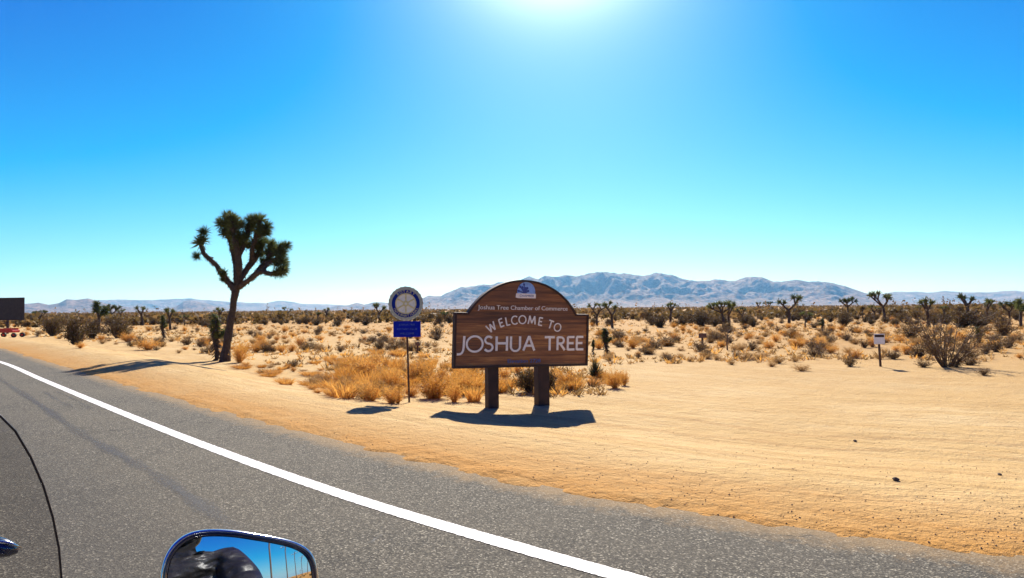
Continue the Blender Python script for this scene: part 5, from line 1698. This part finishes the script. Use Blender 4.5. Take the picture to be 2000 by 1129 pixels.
pel = jv(-.42, 0, .86, (.17, .15)); bel = jv(-.40, .01, 1.02, (.17, .14)); che = jv(-.34, .03, 1.25, (.20, .16)); up = jv(-.29, .05, 1.42, (.16, .13)); nk = jv(-.26, .05, 1.53, .07); hd = jv(-.24, .05, 1.62, .075)
Eg += [(pel, bel), (bel, che), (che, up), (up, nk), (nk, hd)]
for sgn in (-1, 1):
    sh = jv(-.25, .05 + .22 * sgn, 1.455, .10); ua = jv(-.12, .03 + .33 * sgn, 1.34, .085); el = jv(.05, .01 + .41 * sgn, 1.17, .068); fa = jv(.26, .395 * sgn, 1.09, .052); wr = jv(.405, .385 * sgn, 1.062, .038)
    Eg += [(up, sh), (sh, ua), (ua, el), (el, fa), (fa, wr)]
body = skin('jacket', V, Eg, Rd, m_jacket, RD)
V, Eg, Rd = [], [], []
pel = jv(-.42, 0, .86, (.165, .145))
for sgn in (-1, 1):
    hp = jv(-.36, .12 * sgn, .82, .115); th = jv(-.12, .22 * sgn, .79, .095); kn = jv(.16, .27 * sgn, .74, .072); cf = jv(.12, .27 * sgn, .52, .062); an = jv(.10, .27 * sgn, .33, .048)
    Eg += [(pel, hp), (hp, th), (th, kn), (kn, cf), (cf, an)]
skin('jeans', V, Eg, Rd, m_denim, RD)
for sgn in (-1, 1):
    V, Eg, Rd = [], [], []
    a0 = jv(.10, .27 * sgn, .36, .055); a1 = jv(.10, .27 * sgn, .27, .05); a2 = jv(.20, .275 * sgn, .245, .045); a3 = jv(.29, .28 * sgn, .235, .036)
    Eg = [(0, 1), (1, 2), (2, 3)]
    skin('boot', V, Eg, Rd, m_seat, RD)
    MB().box(bl(.17, .27 * sgn, .18), (.34, .12, .025)).build('floorboard', m_steel, MBK)
    # glove closed round the grip: palm and five bent fingers
    V, Eg, Rd = [], [], []
    w0 = jv(.40, .385 * sgn, 1.063, .033); pa = jv(.445, .378 * sgn, 1.068, (.042, .022)); kx = jv(.478, .372 * sgn, 1.072, (.042, .018))
    Eg = [(w0, pa), (pa, kx)]
    skin('glove', V, Eg, Rd, m_jacket, RD)
    for q, (rr_, ln) in enumerate(((.338, .92), (.360, 1.05), (.382, 1.0), (.404, .82))):
        V, Eg, Rd = [], [], []
        z0 = 1.083 - .28 * (rr_ - .33)
        jv(.470, rr_ * sgn, z0 + .003, .0105); jv(.470 + .035 * ln, rr_ * sgn, z0 - .002, .010); jv(.470 + .040 * ln, rr_ * sgn, z0 - .034 * ln, .0095); jv(.470 + .014 * ln, rr_ * sgn, z0 - .047 * ln, .0085)
        skin('finger', V, [(0, 1), (1, 2), (2, 3)], Rd, m_jacket, RD)
    V, Eg, Rd = [], [], []
    jv(.440, .345 * sgn, 1.062, .0125); jv(.452, .325 * sgn, 1.046, .0115); jv(.475, .318 * sgn, 1.036, .0105); jv(.497, .322 * sgn, 1.037, .009)
    skin('thumb', V, [(0, 1), (1, 2), (2, 3)], Rd, m_jacket, RD)
hm = MB().ball(bl(-.235, .05, 1.72), (.135, .115, .145), 28, 18).build('helmet', m_helmet, RD, True)
MB().ball(bl(-.210, .05, 1.725), (.122, .096, .060), 24, 12).build('visor', m_glass, hm, True)

# ------------------------------------------------------------------ haze
m_haze = bpy.data.materials.new('haze')
m_haze.use_nodes = True
nt = m_haze.node_tree; nt.nodes.clear()
pv = nt.nodes.new('ShaderNodeVolumePrincipled')
pv.inputs['Color'].default_value = (0.23, 0.57, 1.0, 1)
pv.inputs['Absorption Color'].default_value = (1, 1, 1, 1)
pv.inputs['Density'].default_value = 5.5e-5
pv.inputs['Anisotropy'].default_value = 0.2
mo = nt.nodes.new('ShaderNodeOutputMaterial')
nt.links.new(pv.outputs[0], mo.inputs['Volume'])
haze = MB().box((0, 0, 279), (39000, 39000, 562)).build('haze', m_haze)
tag(haze, 'thin blue air between the road and the far mountains', 'haze', kind='stuff')
